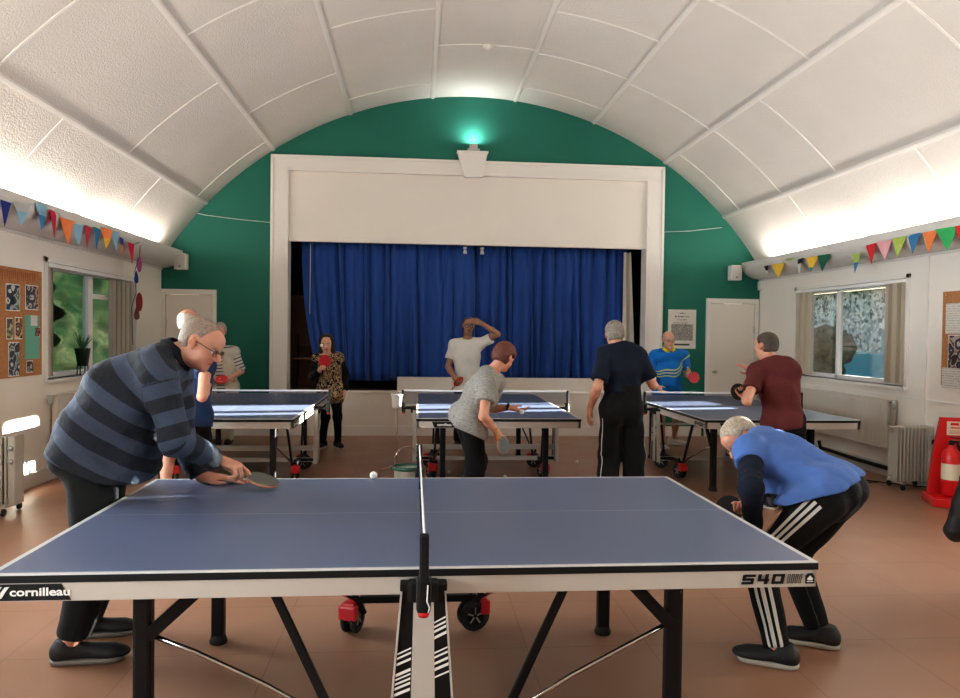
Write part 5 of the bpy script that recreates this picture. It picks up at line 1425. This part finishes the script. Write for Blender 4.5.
def breton(g, sp, part, at):
    fr = g.math('FRACT', g.math('MULTIPLY', g.math('ADD', sp.outputs[2], 5), 1/.045)); return g.mix(g.math('LESS_THAN', fr, .26), (.66, .64, .59), (.03, .03, .05))
C_BRET = cloth('tshirt_breton', None, extra=breton, bump=.2)
def trackpants(n):
    def ex(g, sp, part, at):
        # the side seam runs along angle coordinate zero on each leg
        a = sp.outputs[0]; m = None
        offs = (-.022, 0, .022) if n == 3 else (-.04, .04)
        for o in offs:
            x = g.math('LESS_THAN', g.math('ABSOLUTE', g.math('SUBTRACT', a, o)), .0062 if n == 3 else .0042); m = x if m is None else g.math('MAXIMUM', m, x)
        onleg = g.math('GREATER_THAN', part, .99 if n == 3 else .5); tp = g.math('GREATER_THAN', sp.outputs[2], .045)
        m = g.math('MULTIPLY', g.math('MULTIPLY', m, onleg), tp)
        return g.mix(m, (.010, .010, .011), (.62, .61, .58))
    return ex
C_TRK3 = cloth('trackpants_three_stripes', None, extra=trackpants(3), bump=.35)
C_TRK1 = cloth('trackpants_piping', None, extra=trackpants(1), bump=.35)
def wave(g, sp, part, at):
    x, y, z = sp.outputs
    w = g.math('ADD', g.math('MULTIPLY', g.math('SINE', g.math('MULTIPLY', x, 17.)), .032), g.math('MULTIPLY', x, -.28))
    d = g.math('SUBTRACT', g.math('SUBTRACT', z, w), .335)
    m = None
    for o, wd in ((0., .010), (.045, .010), (-.045, .009)):
        q = g.math('LESS_THAN', g.math('ABSOLUTE', g.math('SUBTRACT', d, o)), wd); m = q if m is None else g.math('MAXIMUM', m, q)
    front = g.math('GREATER_THAN', y, .0); m = g.math('MULTIPLY', m, front); m = g.math('MULTIPLY', m, g.math('LESS_THAN', part, .5))
    n_ = g.n('ShaderNodeTexNoise'); n_.inputs['Scale'].default_value = 12; tc = g.n('ShaderNodeTexCoord'); g.l(tc.outputs['Object'], n_.inputs['Vector'])
    base = g.mix(n_.outputs['Fac'], (.010, .13, .46), (.018, .22, .62))
    hem = g.math('MULTIPLY', g.math('LESS_THAN', z, -.055), g.math('LESS_THAN', part, .5))
    c = g.mix(m, base, (.60, .66, .22)); return g.mix(hem, c, (.60, .62, .12))
C_WAVE = cloth('team_shirt_blue', None, extra=wave, bump=.25)
SH_BLK = mat('shoe_black', (.014, .014, .016), rough=.6); SH_SOLE = mat('sole_pale', (.45, .42, .37), rough=.6); SH_GSOLE = mat('sole_grey', (.22, .21, .19), rough=.6); SH_WHT = mat('shoe_white', (.50, .48, .45), rough=.6)
SKIN = (.57, .285, .195); SKIN2 = (.54, .265, .185); SKIN_T = (.33, .17, .105); SKIN_P = (.64, .37, .27)

# 1 --- man in the striped polo, leaning with both hands on the nearest table
J = dict(hipR=WP(90, 455, 3.50), hipL=WP(98, 455, 3.70), che=WP(139, 390, 3.60), neck=WP(176, 354, 3.60), shR=WP(158, 376, 3.43), shL=WP(176, 374, 3.78),
    elR=WP(165, 428, 3.38), wrR=WP(215, 459, 3.62), elL=WP(172, 436, 3.90), wrL=WP(203, 477, 3.82), knR=WP(92, 550, 3.48), anR=WP(72, 640, 3.50), knL=WP(104, 545, 3.74), anL=WP(86, 622, 3.80))
hdf = nrm([.84, -.16, -.50]); hd = dict(c=WP(203, 341, 3.58), f=hdf, u=[.5, .02, .84])
person('older man in striped grey polo shirt leaning both hands on the nearest table', J, hd, build=1.12, hgt=1.80, skin=SKIN, hair=HSG2, style='receding', hairlen=.001, fine=.0058, belly=.05, spec=True, eyes=True, neckr=.060, headfat=1.12, stub=.2,
  toes=dict(L=[1, .12], R=[1, .10]), shoes=dict(m=SH_BLK, sole=SH_GSOLE, L=.30, sock=C_SOCK), brow=(.24, .19, .16),
  hands=dict(R=dict(x=[.86, .04, -.30], n=[-.28, .12, -.94], curl=(.9, 1.1, 1.1, 1.1), index=(.45, .22, .12), thumb=(.5, .3), spread=.1, size=1.12), L=dict(x=[.96, .10, -.06], n=[.0, .0, -1], curl=(.10, .08, .10, .14), size=1.08, spread=.22, thumb=(1.0, -.12))),
  garments=[dict(kind='legs', name='trousers', mat=C_CHAR, waist=.03, len=1.93, rk=.088, ra=.062, inflate=.016, fold=.005, ffreq=22),
   dict(kind='top', name='polo_shirt', mat=C_POLO, hempt=WP(99, 464, 3.6), hemn=[-.38, 0, -.92], extra=[Cone(WP(144, 405, 3.6), WP(133, 462, 3.6), .105, .085, lat=[0, 1, 0], k=1.5, bl=.08), Cone(WP(118, 391, 3.6), WP(89, 447, 3.6), .130, .135, lat=[0, 1, 0], k=1.3, bl=.06)], sleeve=1.94, inflate=.022, cuff=.040, fold=.009, ffreq=24, collar=.015, vneck=.25, collar_mat=C_COLLAR, h=.0065)])
bat(WP(263, 480, 3.66), [.92, -.05, -.30], [-.29, .13, -.95], 'table tennis bat held low over the nearest table by the man in stripes', M_BATR, M_BATG)

# 10 --- man bending down on the right
J = dict(hipL=WP(822, 500, 3.42), hipR=WP(842, 492, 3.66), che=WP(783, 464, 3.72), neck=WP(754, 446, 3.90), shL=WP(751, 453, 3.66), shR=WP(772, 444, 4.04),
    elL=WP(748, 492, 3.15), wrL=WP(754, 530, 3.52), elR=WP(765, 470, 4.25), wrR=WP(748, 503, 4.02), knL=WP(748, 560, 3.46), anL=WP(778, 652, 3.28), knR=WP(772, 540, 3.85), anR=WP(820, 636, 3.48))
hd = dict(c=WP(738.5, 437, 3.96), f=[-.66, -.22, -.70], u=[-.62, .30, .70])
person('man in bright blue T-shirt and three-striped black trackpants bending down on the right', J, hd, build=1.14, hgt=1.74, skin=SKIN2, hair=HSG, style='short', hairlen=.008, fine=.0062, belly=.05, spec=True, neckr=.058,
  toes=dict(L=[-.80, .42], R=[-.80, .45]), shoes=dict(m=SH_BLK, sole=SH_SOLE, L=.262, sock=C_SOCK),
  hands=dict(L=dict(n=[.3, .2, -1], curl=(.5, .5, .5, .5)), R=dict(curl=(.9, 1.2, 1.2, 1.1), thumb=(.5, .4))),
  garments=[dict(kind='top', name='undershirt_sleeves', mat=C_NAVY, cover=False, hem=.05, sleeve=1.95, inflate=.008, cuff=.036, fold=.004, ffreq=40),
   dict(kind='legs', name='trackpants', mat=C_TRK3, legclip=False, waist=.10, low=.3, len=1.94, rk=.074, ra=.052, inflate=.012, fold=.004, ffreq=24),
   dict(kind='top', name='tshirt', mat=C_ROYAL, hempt=WP(822, 487, 3.5), hemn=[.29, -.1, -.95], sleeve=.36, inflate=.032, cuff=.057, fold=.010, ffreq=22)])
bat(WP(729, 509, 4.02), [-.85, .1, -.5], [.2, -.75, .6], 'black bat held low beside the bending man on the right', M_BATB, M_BATR)

# 2 --- player behind the striped man
J = dict(hipL=WP(180, 416, 6.20), hipR=WP(196, 417, 6.15), che=WP(191, 378, 6.22), neck=WP(190, 343, 6.25), shL=WP(174, 359, 6.28), shR=WP(206, 365, 6.08),
    elL=WP(166, 392, 6.1), wrL=WP(178, 405, 6.40), elR=WP(203, 408, 5.95), wrR=WP(208, 385, 6.16), knL=WP(170, 458, 6.3), anL=WP(163, 500, 6.15), knR=WP(200, 458, 6.35), anR=WP(204, 503, 6.2))
hd = dict(c=WP(189, 321, 6.28), f=[.25, .95, -.12], u=[0, .1, 1])
person('player in navy shirt and black shorts behind the striped man, face hidden', J, hd, build=1.05, hgt=1.72, skin=SKIN, hair=HW, style='balding', hairlen=.004, fine=.0085,
  toes=dict(L=[.2, 1], R=[.3, 1]), shoes=dict(m=SH_BLK, sole=SH_SOLE, L=.28, sock=C_SOCK), hands=dict(R=dict(curl=(.9, 1.2, 1.2, 1.2), thumb=(.5, .4))),
  garments=[dict(kind='legs', name='shorts', mat=C_BLACK, waist=.10, len=.86, rk=.080, inflate=.018), dict(kind='top', name='tshirt', mat=C_NAVY2, hem=-.08, sleeve=.30, inflate=.020, cuff=.058, fold=.006)])

# 3 --- player in white waistcoat
Y3 = 10.15
J = dict(hipR=WP(218, 388, Y3), hipL=WP(230, 388, Y3), che=WP(223, 364, Y3), neck=WP(221, 347, Y3), shR=WP(210, 352, Y3), shL=WP(234, 352, Y3-.02),
    elR=WP(205, 370, Y3+.05), wrR=WP(215, 380, Y3-.22), elL=WP(240, 369, Y3+.0), wrL=WP(230.5, 377.5, Y3-.20), knR=WP(218, 414, Y3-.05), anR=WP(217, 440, Y3), knL=WP(229, 414, Y3-.05), anL=WP(229, 440, Y3))
hd = dict(c=WP(220, 330, Y3-.02), f=[.05, -1, -.18], u=[0, -.1, 1])
person('white-haired player in cream waistcoat over a striped top at the left far table', J, hd, build=.98, hgt=1.66, skin=SKIN_P, hair=HW, style='short', hairlen=.012, fine=.009,
  toes=dict(L=[.1, -1], R=[-.1, -1]), shoes=dict(m=SH_BLK, sole=SH_GSOLE, L=.27), hands=dict(L=dict(x=[-.9, -.25, -.1], n=[0, .4, -1], curl=(1, 1.3, 1.3, 1.3), thumb=(.4, .4)), R=dict(curl=(.5, .6, .7, .7))),
  garments=[dict(kind='legs', name='trousers', mat=C_CREAM, waist=.10, len=1.93, rk=.075, ra=.066, inflate=.014), dict(kind='top', name='striped_top', mat=C_BRET, hem=-.05, sleeve=.95, inflate=.014, cuff=.054),
    dict(kind='top', name='waistcoat', mat=C_CREAM, hem=-.12, sleeve=0, inflate=.028, collar=-.0, fold=.003, open=.055)])
bat(WP(221.5, 379.5, Y3-.28), [-1, -.05, .08], [.1, -.70, .70], 'red bat held by the player in the cream waistcoat', M_BATR, M_BATB)

# 4 --- woman with the patterned tunic
Y4 = 9.80
J = dict(hipR=WP(325, 389, Y4), hipL=WP(336, 389, Y4), che=WP(329.5, 368, Y4), neck=WP(328, 353.5, Y4), shR=WP(317.5, 358.5, Y4), shL=WP(339, 358.5, Y4),
    elR=WP(312.5, 374, Y4-.02), wrR=WP(319.5, 370, Y4-.22), elL=WP(345, 375, Y4+.05), wrL=WP(344.5, 391.5, Y4-.03), knR=WP(326, 418, Y4-.08), anR=WP(322, 444, Y4), knL=WP(338, 418, Y4-.10), anL=WP(338, 444, Y4+.02))
hd = dict(c=WP(326.5, 342.5, Y4-.03), f=[.02, -1, -.22], u=[-.02, -.2, 1])
person('dark-haired woman in animal print tunic and black leggings beside the left far table', J, hd, build=.90, hgt=1.52, skin=SKIN_P, hair=HB, style='bob', hairlen=.020, fine=.0075, female=True, head_s=1.0, lip=(.42, .08, .08), brow=(.04, .03, .03),
  toes=dict(L=[.45, -1], R=[-.4, -1]), shoes=dict(m=SH_BLK, sole=SH_WHT, L=.26), hands=dict(R=dict(curl=(1, 1.3, 1.3, 1.3), thumb=(.4, .4)), L=dict(x=[0, -.1, -1], curl=(1.1, 1.3, 1.3, 1.2), thumb=(.4, .5))),
  garments=[dict(kind='top', name='black_top', mat=C_BLACK, hem=-.05, sleeve=1.93, inflate=.012, cuff=.036), dict(kind='legs', name='leggings', mat=C_BLACK, waist=.08, len=1.95, rk=.056, ra=.044, inflate=.010),
    dict(kind='top', name='tunic', mat=C_LEO, hem=-.22, sleeve=0, inflate=.026, extra=[], fold=.003)])
bat(WP(325, 360.8, Y4-.28), [.35, -.1, .9], [.05, -1, -.1], 'red bat raised by the woman in the animal print tunic', M_BATR, M_BATB)
o = ball(tuple(WP(321.5, 345.5, Y4-.36)), 'white ball in mid air in front of the dark-haired woman')

# 5 --- man in white T-shirt, hand on head
Y5 = 9.95
J = dict(hipR=WP(461, 384, Y5), hipL=WP(473, 384, Y5), che=WP(467, 357, Y5), neck=WP(467.5, 338.5, Y5), shR=WP(454, 345.5, Y5), shL=WP(480, 344, Y5),
    elR=WP(447, 366, Y5+.03), wrR=WP(454.5, 378, Y5-.20), elL=WP(495, 338, Y5-.10), wrL=WP(482, 323.5, Y5-.14), knR=WP(460, 412, Y5-.06), anR=WP(458, 442, Y5), knL=WP(474, 412, Y5-.06), anL=WP(476, 442, Y5))
hd = dict(c=WP(468.5, 324.5, Y5-.02), f=[.02, -1, -.12], u=[.05, -.1, 1])
person('man in white T-shirt with one hand on his forehead behind the middle far table', J, hd, build=.98, hgt=1.76, skin=SKIN_T, hair=HDB, style='short', hairlen=.001, fine=.0075, spec=True, brow=(.05, .04, .03),
  toes=dict(L=[.2, -1], R=[-.2, -1]), shoes=dict(m=SH_BLK, sole=SH_SOLE, L=.28), hands=dict(R=dict(curl=(1, 1.3, 1.3, 1.3), thumb=(.4, .4)), L=dict(x=[-.93, -.12, .25], n=[-.1, .95, -.1], curl=(.25, .3, .35, .4), thumb=(.7, .1))),
  garments=[dict(kind='legs', name='trousers', mat=C_BLACK, waist=.10, len=1.93, inflate=.014), dict(kind='top', name='tshirt', mat=C_WHITE, hem=-.09, sleeve=.62, inflate=.020, cuff=.058, fold=.006)])
bat(WP(458.5, 381.5, Y5-.26), [.35, -.1, .45], [.78, -.55, .1], 'red bat held down by the man in the white T-shirt', M_BATR, M_BATB)

# 6 --- player in grey marl T-shirt
Y6 = 6.22
J = dict(hipL=WP(464, 417, Y6+.10), hipR=WP(472, 419, Y6-.11), che=WP(480, 394, Y6+.02), neck=WP(493, 370, Y6+.03), shR=WP(488, 385, Y6-.16), shL=WP(497, 381, Y6+.20),
    elR=WP(486, 412, Y6-.24), wrR=WP(497, 432, Y6-.14), elL=WP(492, 404, Y6+.26), wrL=WP(509.5, 407.5, Y6+.12), knL=WP(472, 460, Y6+.14), anL=WP(472, 506, Y6+.14), knR=WP(470, 462, Y6-.10), anR=WP(460, 512, Y6-.14))
hd = dict(c=WP(505, 355.5, Y6+.05), f=[.60, .62, -.50], u=[.38, .20, .88])
person('auburn-haired player in grey marl T-shirt leaning to serve at the middle far table', J, hd, build=1.02, hgt=1.66, skin=SKIN, hair=HBR, style='fringe', hairlen=.022, fine=.0068, female=True,
  toes=dict(L=[1, .5], R=[1, .3]), shoes=dict(m=SH_BLK, sole=SH_SOLE, L=.27), hands=dict(R=dict(x=[.3, .1, -.9], n=[.35, .85, .1], curl=(.9, 1.2, 1.3, 1.3), thumb=(.5, .4)), L=dict(x=[.95, -.15, -.25], n=[.1, -.1, 1], curl=(.35, .4, .45, .5), thumb=(.8, .1))),
  garments=[dict(kind='legs', name='trousers', mat=C_BLACK, waist=.10, len=1.93, rk=.080, ra=.072, inflate=.016), dict(kind='top', name='tshirt', mat=C_MARL, hem=-.10, hemn=[-.42, -.0, -.90], sleeve=.52, inflate=.024, cuff=.062, fold=.009, ffreq=28)])
bat(WP(503.5, 445.5, Y6-.16), [.45, .25, -.85], [.72, -.70, .15], 'dark grey bat hanging from the hand of the player in the grey top', M_BATG, M_BATR)
ball(tuple(WP(521.5, 412, Y6+.05)), 'white ball held in the open hand of the player in the grey top')
# wristwatch
def watch(wr, ax, lb):
    b = MB(); c = Vector(wr.tolist()); a = Vector(nrm(ax).tolist()); b.lathe([(.031, -.010), (.034, -.009), (.034, .009), (.031, .010), (.029, 0), (.031, -.010)], c-a*.012, a, 20); 
    n = a.orthogonal().normalized(); b.box(tuple(c-a*.012+Vector((0, -.034, .010))), (.028, .010, .028), bevel=.004)
    return tag(recentre(b.build('wristwatch', M_BLKP)), lb, 'watch')
watch(WP(508.7, 407.2, Y6+.12), [.95, -.1, -.25], 'black watch on the wrist of the player in the grey top')

# 7 --- man in navy seen from behind
Y7 = 6.32
J = dict(hipL=WP(611, 411, Y7), hipR=WP(632, 410, Y7), che=WP(622, 371, Y7), neck=WP(617.5, 345, Y7+.02), shL=WP(605.5, 357, Y7-.02), shR=WP(638, 356, Y7),
    elL=WP(598, 384, Y7-.06), wrL=WP(590.5, 407, Y7+.05), elR=WP(650, 379, Y7-.05), wrR=WP(646, 374, Y7+.22), knL=WP(609, 458, Y7+.06), anL=WP(606, 502, Y7), knR=WP(634, 458, Y7+.08), anR=WP(633, 502, Y7+.05))
hd = dict(c=WP(614.5, 332.5, Y7+.05), f=[.10, .97, -.18], u=[-.03, .12, 1])
person('man in navy T-shirt and dark trackpants seen from behind between the far tables', J, hd, build=.93, hgt=1.72, skin=SKIN, hair=HG, style='short', hairlen=.010, fine=.0075, armk=1.0,
  toes=dict(L=[-.1, 1], R=[.2, 1]), shoes=dict(m=SH_BLK, sole=SH_SOLE, L=.28), hands=dict(L=dict(x=[-.15, .1, -1], curl=(.3, .4, .5, .5)), R=dict(curl=(.9, 1.2, 1.2, 1.2), thumb=(.5, .4))),
  garments=[dict(kind='legs', name='trackpants', mat=C_TRK1, waist=.24, len=1.96, rk=.086, ra=.078, inflate=.024, fold=.007, ffreq=20), dict(kind='top', name='tshirt', mat=C_NAVY, cover=False, hem=.165, hemn=[0, 0, -1], sleeve=.78, inflate=.024, cuff=.062, fold=.006)])

# 8 --- man in the blue and yellow team shirt
Y8 = 9.85
J = dict(hipR=WP(661, 391, Y8+.02), hipL=WP(674, 391, Y8+.10), che=WP(668.5, 368, Y8-.06), neck=WP(668.5, 349, Y8-.16), shR=WP(655, 355.5, Y8-.10), shL=WP(683.5, 355.5, Y8-.06),
    elR=WP(648, 374, Y8-.02), wrR=WP(657, 386, Y8-.26), elL=WP(686, 372, Y8), wrL=WP(692.5, 376, Y8-.26), knR=WP(661, 418, Y8-.22), anR=WP(663, 446, Y8-.18), knL=WP(676, 414, Y8+.0), anL=WP(674, 438, Y8+.25))
hd = dict(c=WP(668.5, 338.5, Y8-.24), f=[.02, -1, -.25], u=[0, -.22, 1])
person('bald man in blue and yellow patterned team shirt facing the camera at the right table', J, hd, build=1.04, hgt=1.68, skin=SKIN_P, hair=HG, style='balding', hairlen=.005, fine=.0075, spec=True, belly=.02,
  toes=dict(L=[.9, -.7], R=[-.1, -1]), shoes=dict(m=SH_WHT, sole=SH_WHT, L=.28, sock=C_SOCK), hands=dict(R=dict(x=[.4, -.5, -.6], curl=(.4, .5, .5, .5)), L=dict(x=[.35, -.6, -.55], curl=(1, 1.3, 1.3, 1.3), thumb=(.4, .4))),
  garments=[dict(kind='legs', name='shorts', mat=cloth('shorts_blue', (.015, .10, .34)), waist=.08, len=.72, rk=.085, inflate=.016), dict(kind='top', name='team_shirt', mat=C_WAVE, hem=-.08, sleeve=.66, inflate=.020, cuff=.058, collar_mat=C_YELLOW)])
bat(WP(694, 377.5, Y8-.36), [.35, -.45, -.75], [-.75, -.62, .1], 'red bat seen edge on in the hand of the man in the patterned team shirt', M_BATR, M_BATB)

# 9 --- man in maroon
Y9 = 6.28
J = dict(hipL=WP(773, 420, Y9+.08), hipR=WP(794, 420, Y9-.06), che=WP(778, 383, Y9), neck=WP(770, 359, Y9+.03), shL=WP(757, 374, Y9+.04), shR=WP(791, 371, Y9-.08),
    elL=WP(742, 412, Y9-.10), wrL=WP(746, 399, Y9+.13), elR=WP(786, 398, Y9+.20), wrR=WP(754, 374, Y9+.36), knL=WP(770, 468, Y9+.1), anL=WP(768, 508, Y9+.06), knR=WP(796, 468, Y9), anR=WP(796, 510, Y9-.06))
hd = dict(c=WP(766, 344, Y9+.04), f=[-.45, .88, -.12], u=[-.05, .1, 1])
person('dark-haired man in maroon T-shirt at the near end of the right far table', J, hd, build=.95, hgt=1.74, armk=1.12, skin=SKIN, hair=HDB, style='short', hairlen=.008, fine=.0075,
  toes=dict(L=[-.4, 1], R=[-.1, 1]), shoes=dict(m=SH_BLK, sole=SH_SOLE, L=.28), hands=dict(L=dict(x=[-.2, .5, .8], n=[-.6, -.7, .2], curl=(.9, 1.2, 1.2, 1.2), thumb=(.5, .4)), R=dict(x=[-.6, .3, .6], curl=(.3, .3, .4, .4))),
  garments=[dict(kind='legs', name='trousers', mat=C_BLACK, waist=.12, len=1.94, inflate=.016), dict(kind='top', name='tshirt', mat=C_MAROON, cover=False, hem=-.06, sleeve=.58, inflate=.024, cuff=.062, fold=.006)])
bat(WP(738.8, 391.8, Y9+.16), [-.62, .1, .72], [-.1, -1, .05], 'round black bat raised by the man in the maroon T-shirt', M_BATB, M_BATR)

# black padded jacket hanging on the chair at the right edge
def jacket():
    c = A_([3.62, 3.95, 0]); ax = nrm([math.cos(1.75), math.sin(1.75), 0]); bk = nrm([-math.sin(1.75), math.cos(1.75), 0]); o = c+bk*.22
    P = [Cone(o-ax*.17+UP*.80, o+ax*.17+UP*.80, .075, .075, bl=.05), Ell(o+UP*.62, A_([ax, bk, UP]), [.24, .075, .24], .05)]
    for s in (-1, 1): P += [Cone(o+ax*s*.20+UP*.78, o+ax*s*.27+UP*.58, .085, .078, bl=.03), Cone(o+ax*s*.27+UP*.58, o+ax*s*.27+bk*.10+UP*.38, .075, .062, bl=.02)]
    f0 = union(P)
    def f(Q): return f0(Q)+.005*np.abs(np.sin(Q[:, 2]*40))-.004+fold(Q, .004, 30)
    lo, hi = bbox(P, .03); v, q = surface(f, lo, hi, .009)
    og = A_([o[0], o[1], .28]); return tag(to_obj('padded_jacket', v, q, mat('jacket_black', (.012, .012, .013), rough=.55, bump=.4, bscale=12), og), 'black padded jacket hung over the chair at the right edge', 'jacket')
jacket()
KCOVE, KWIN, KSUN, KSKY, SUNY, SUNEL, VT, LOOK, EXPO = 25, 2.1, 110., 17., -.15, 9.3, 'Standard', 'Medium High Contrast', .20
# ================================================================= LIGHT + CAMERA
def area(name, loc, rot, sx, sy, energy, col, spread=180):
    l = bpy.data.lights.new(name, 'AREA'); l.shape = 'RECTANGLE'; l.size = sx; l.size_y = sy; l.energy = energy; l.color = col; l.spread = math.radians(spread)
    o = bpy.data.objects.new(name, l); COL.objects.link(o); o.location = loc; o.rotation_euler = rot; return o
CV = (1., .92, .83)
# fluorescent battens hidden in the two coves, shining up over the vault
for s, X in ((1, XL), (-1, XR)):
    for k in range(5):
        y0 = 9.3-2.5*k
        area('cove_tube', (X+s*.14, y0, 2.70), (0, PI-s*math.radians(-28), 0), .10, 2.3, KCOVE, CV)
# uplighter above the keystone
area('keystone_uplight', (.79, W-.13, 4.36), (PI-.0, 0, 0), .10, .06, 5.5, (.95, 1, .97))
# daylight through the windows
sky = (.95, .97, 1.)
for (X, s, ws) in ((XL, -1, EXTRA), (XR, 1, EXTRA)):
    for w in ws:
        e = (26 if s > 0 else 14) if w[0] > 7 else (125 if s > 0 else 110)
        area('window_daylight', (X+s*.20, (w[0]+w[1])/2, (w[2]+w[3])/2), (0, s*PI/2, 0), w[3]-w[2]-.12, w[1]-w[0]-.12, e*KWIN, sky)
for (X, Y_, Z_) in ((.8, 1.2, 4.6),):
    pass
sl = bpy.data.lights.new('low_sun', 'SUN'); sl.energy = KSUN; sl.angle = math.radians(.6); sl.color = (1, .93, .82)
so = bpy.data.objects.new('low_sun', sl); COL.objects.link(so)
d = Vector((-1, SUNY, -math.tan(math.radians(SUNEL)))).normalized()
so.rotation_euler = d.to_track_quat('-Z', 'Y').to_euler()
w = bpy.data.worlds.new('sky_world'); SC.world = w; w.use_nodes = True
bg = w.node_tree.nodes['Background']; st = w.node_tree.nodes.new('ShaderNodeTexSky'); st.sky_type = 'HOSEK_WILKIE'
st.sun_direction = (-d).normalized(); st.turbidity = 4
w.node_tree.links.new(st.outputs[0], bg.inputs['Color']); bg.inputs['Strength'].default_value = KSKY

cam = bpy.data.cameras.new('camera'); co = bpy.data.objects.new('camera', cam); COL.objects.link(co)
cam.sensor_fit = 'HORIZONTAL'; cam.sensor_width = 36; cam.lens = 36*F/960; cam.clip_start = .05; cam.clip_end = 200
def cam_axes():
    o = ray(480, 349).normalized(); r = (ray(580, 349)-ray(480, 349)).normalized(); u = r.cross(o)
    return r, u, -o
r_, u_, b_ = cam_axes()
M = Matrix((r_, u_, b_)).transposed().to_4x4(); M.translation = CAMP
co.matrix_world = M
SC.camera = co
SC.view_settings.view_transform = VT
try: SC.view_settings.look = LOOK
except Exception as ex: print('LOOK', ex)
SC.view_settings.exposure = EXPO; SC.view_settings.gamma = 1.
SC.cycles.use_denoising = True
SC.cycles.max_bounces = 10; SC.cycles.diffuse_bounces = 6; SC.cycles.glossy_bounces = 3; SC.cycles.transparent_max_bounces = 12
SC.cycles.sample_clamp_indirect = 6.
SC.cycles.caustics_reflective = False; SC.cycles.caustics_refractive = False
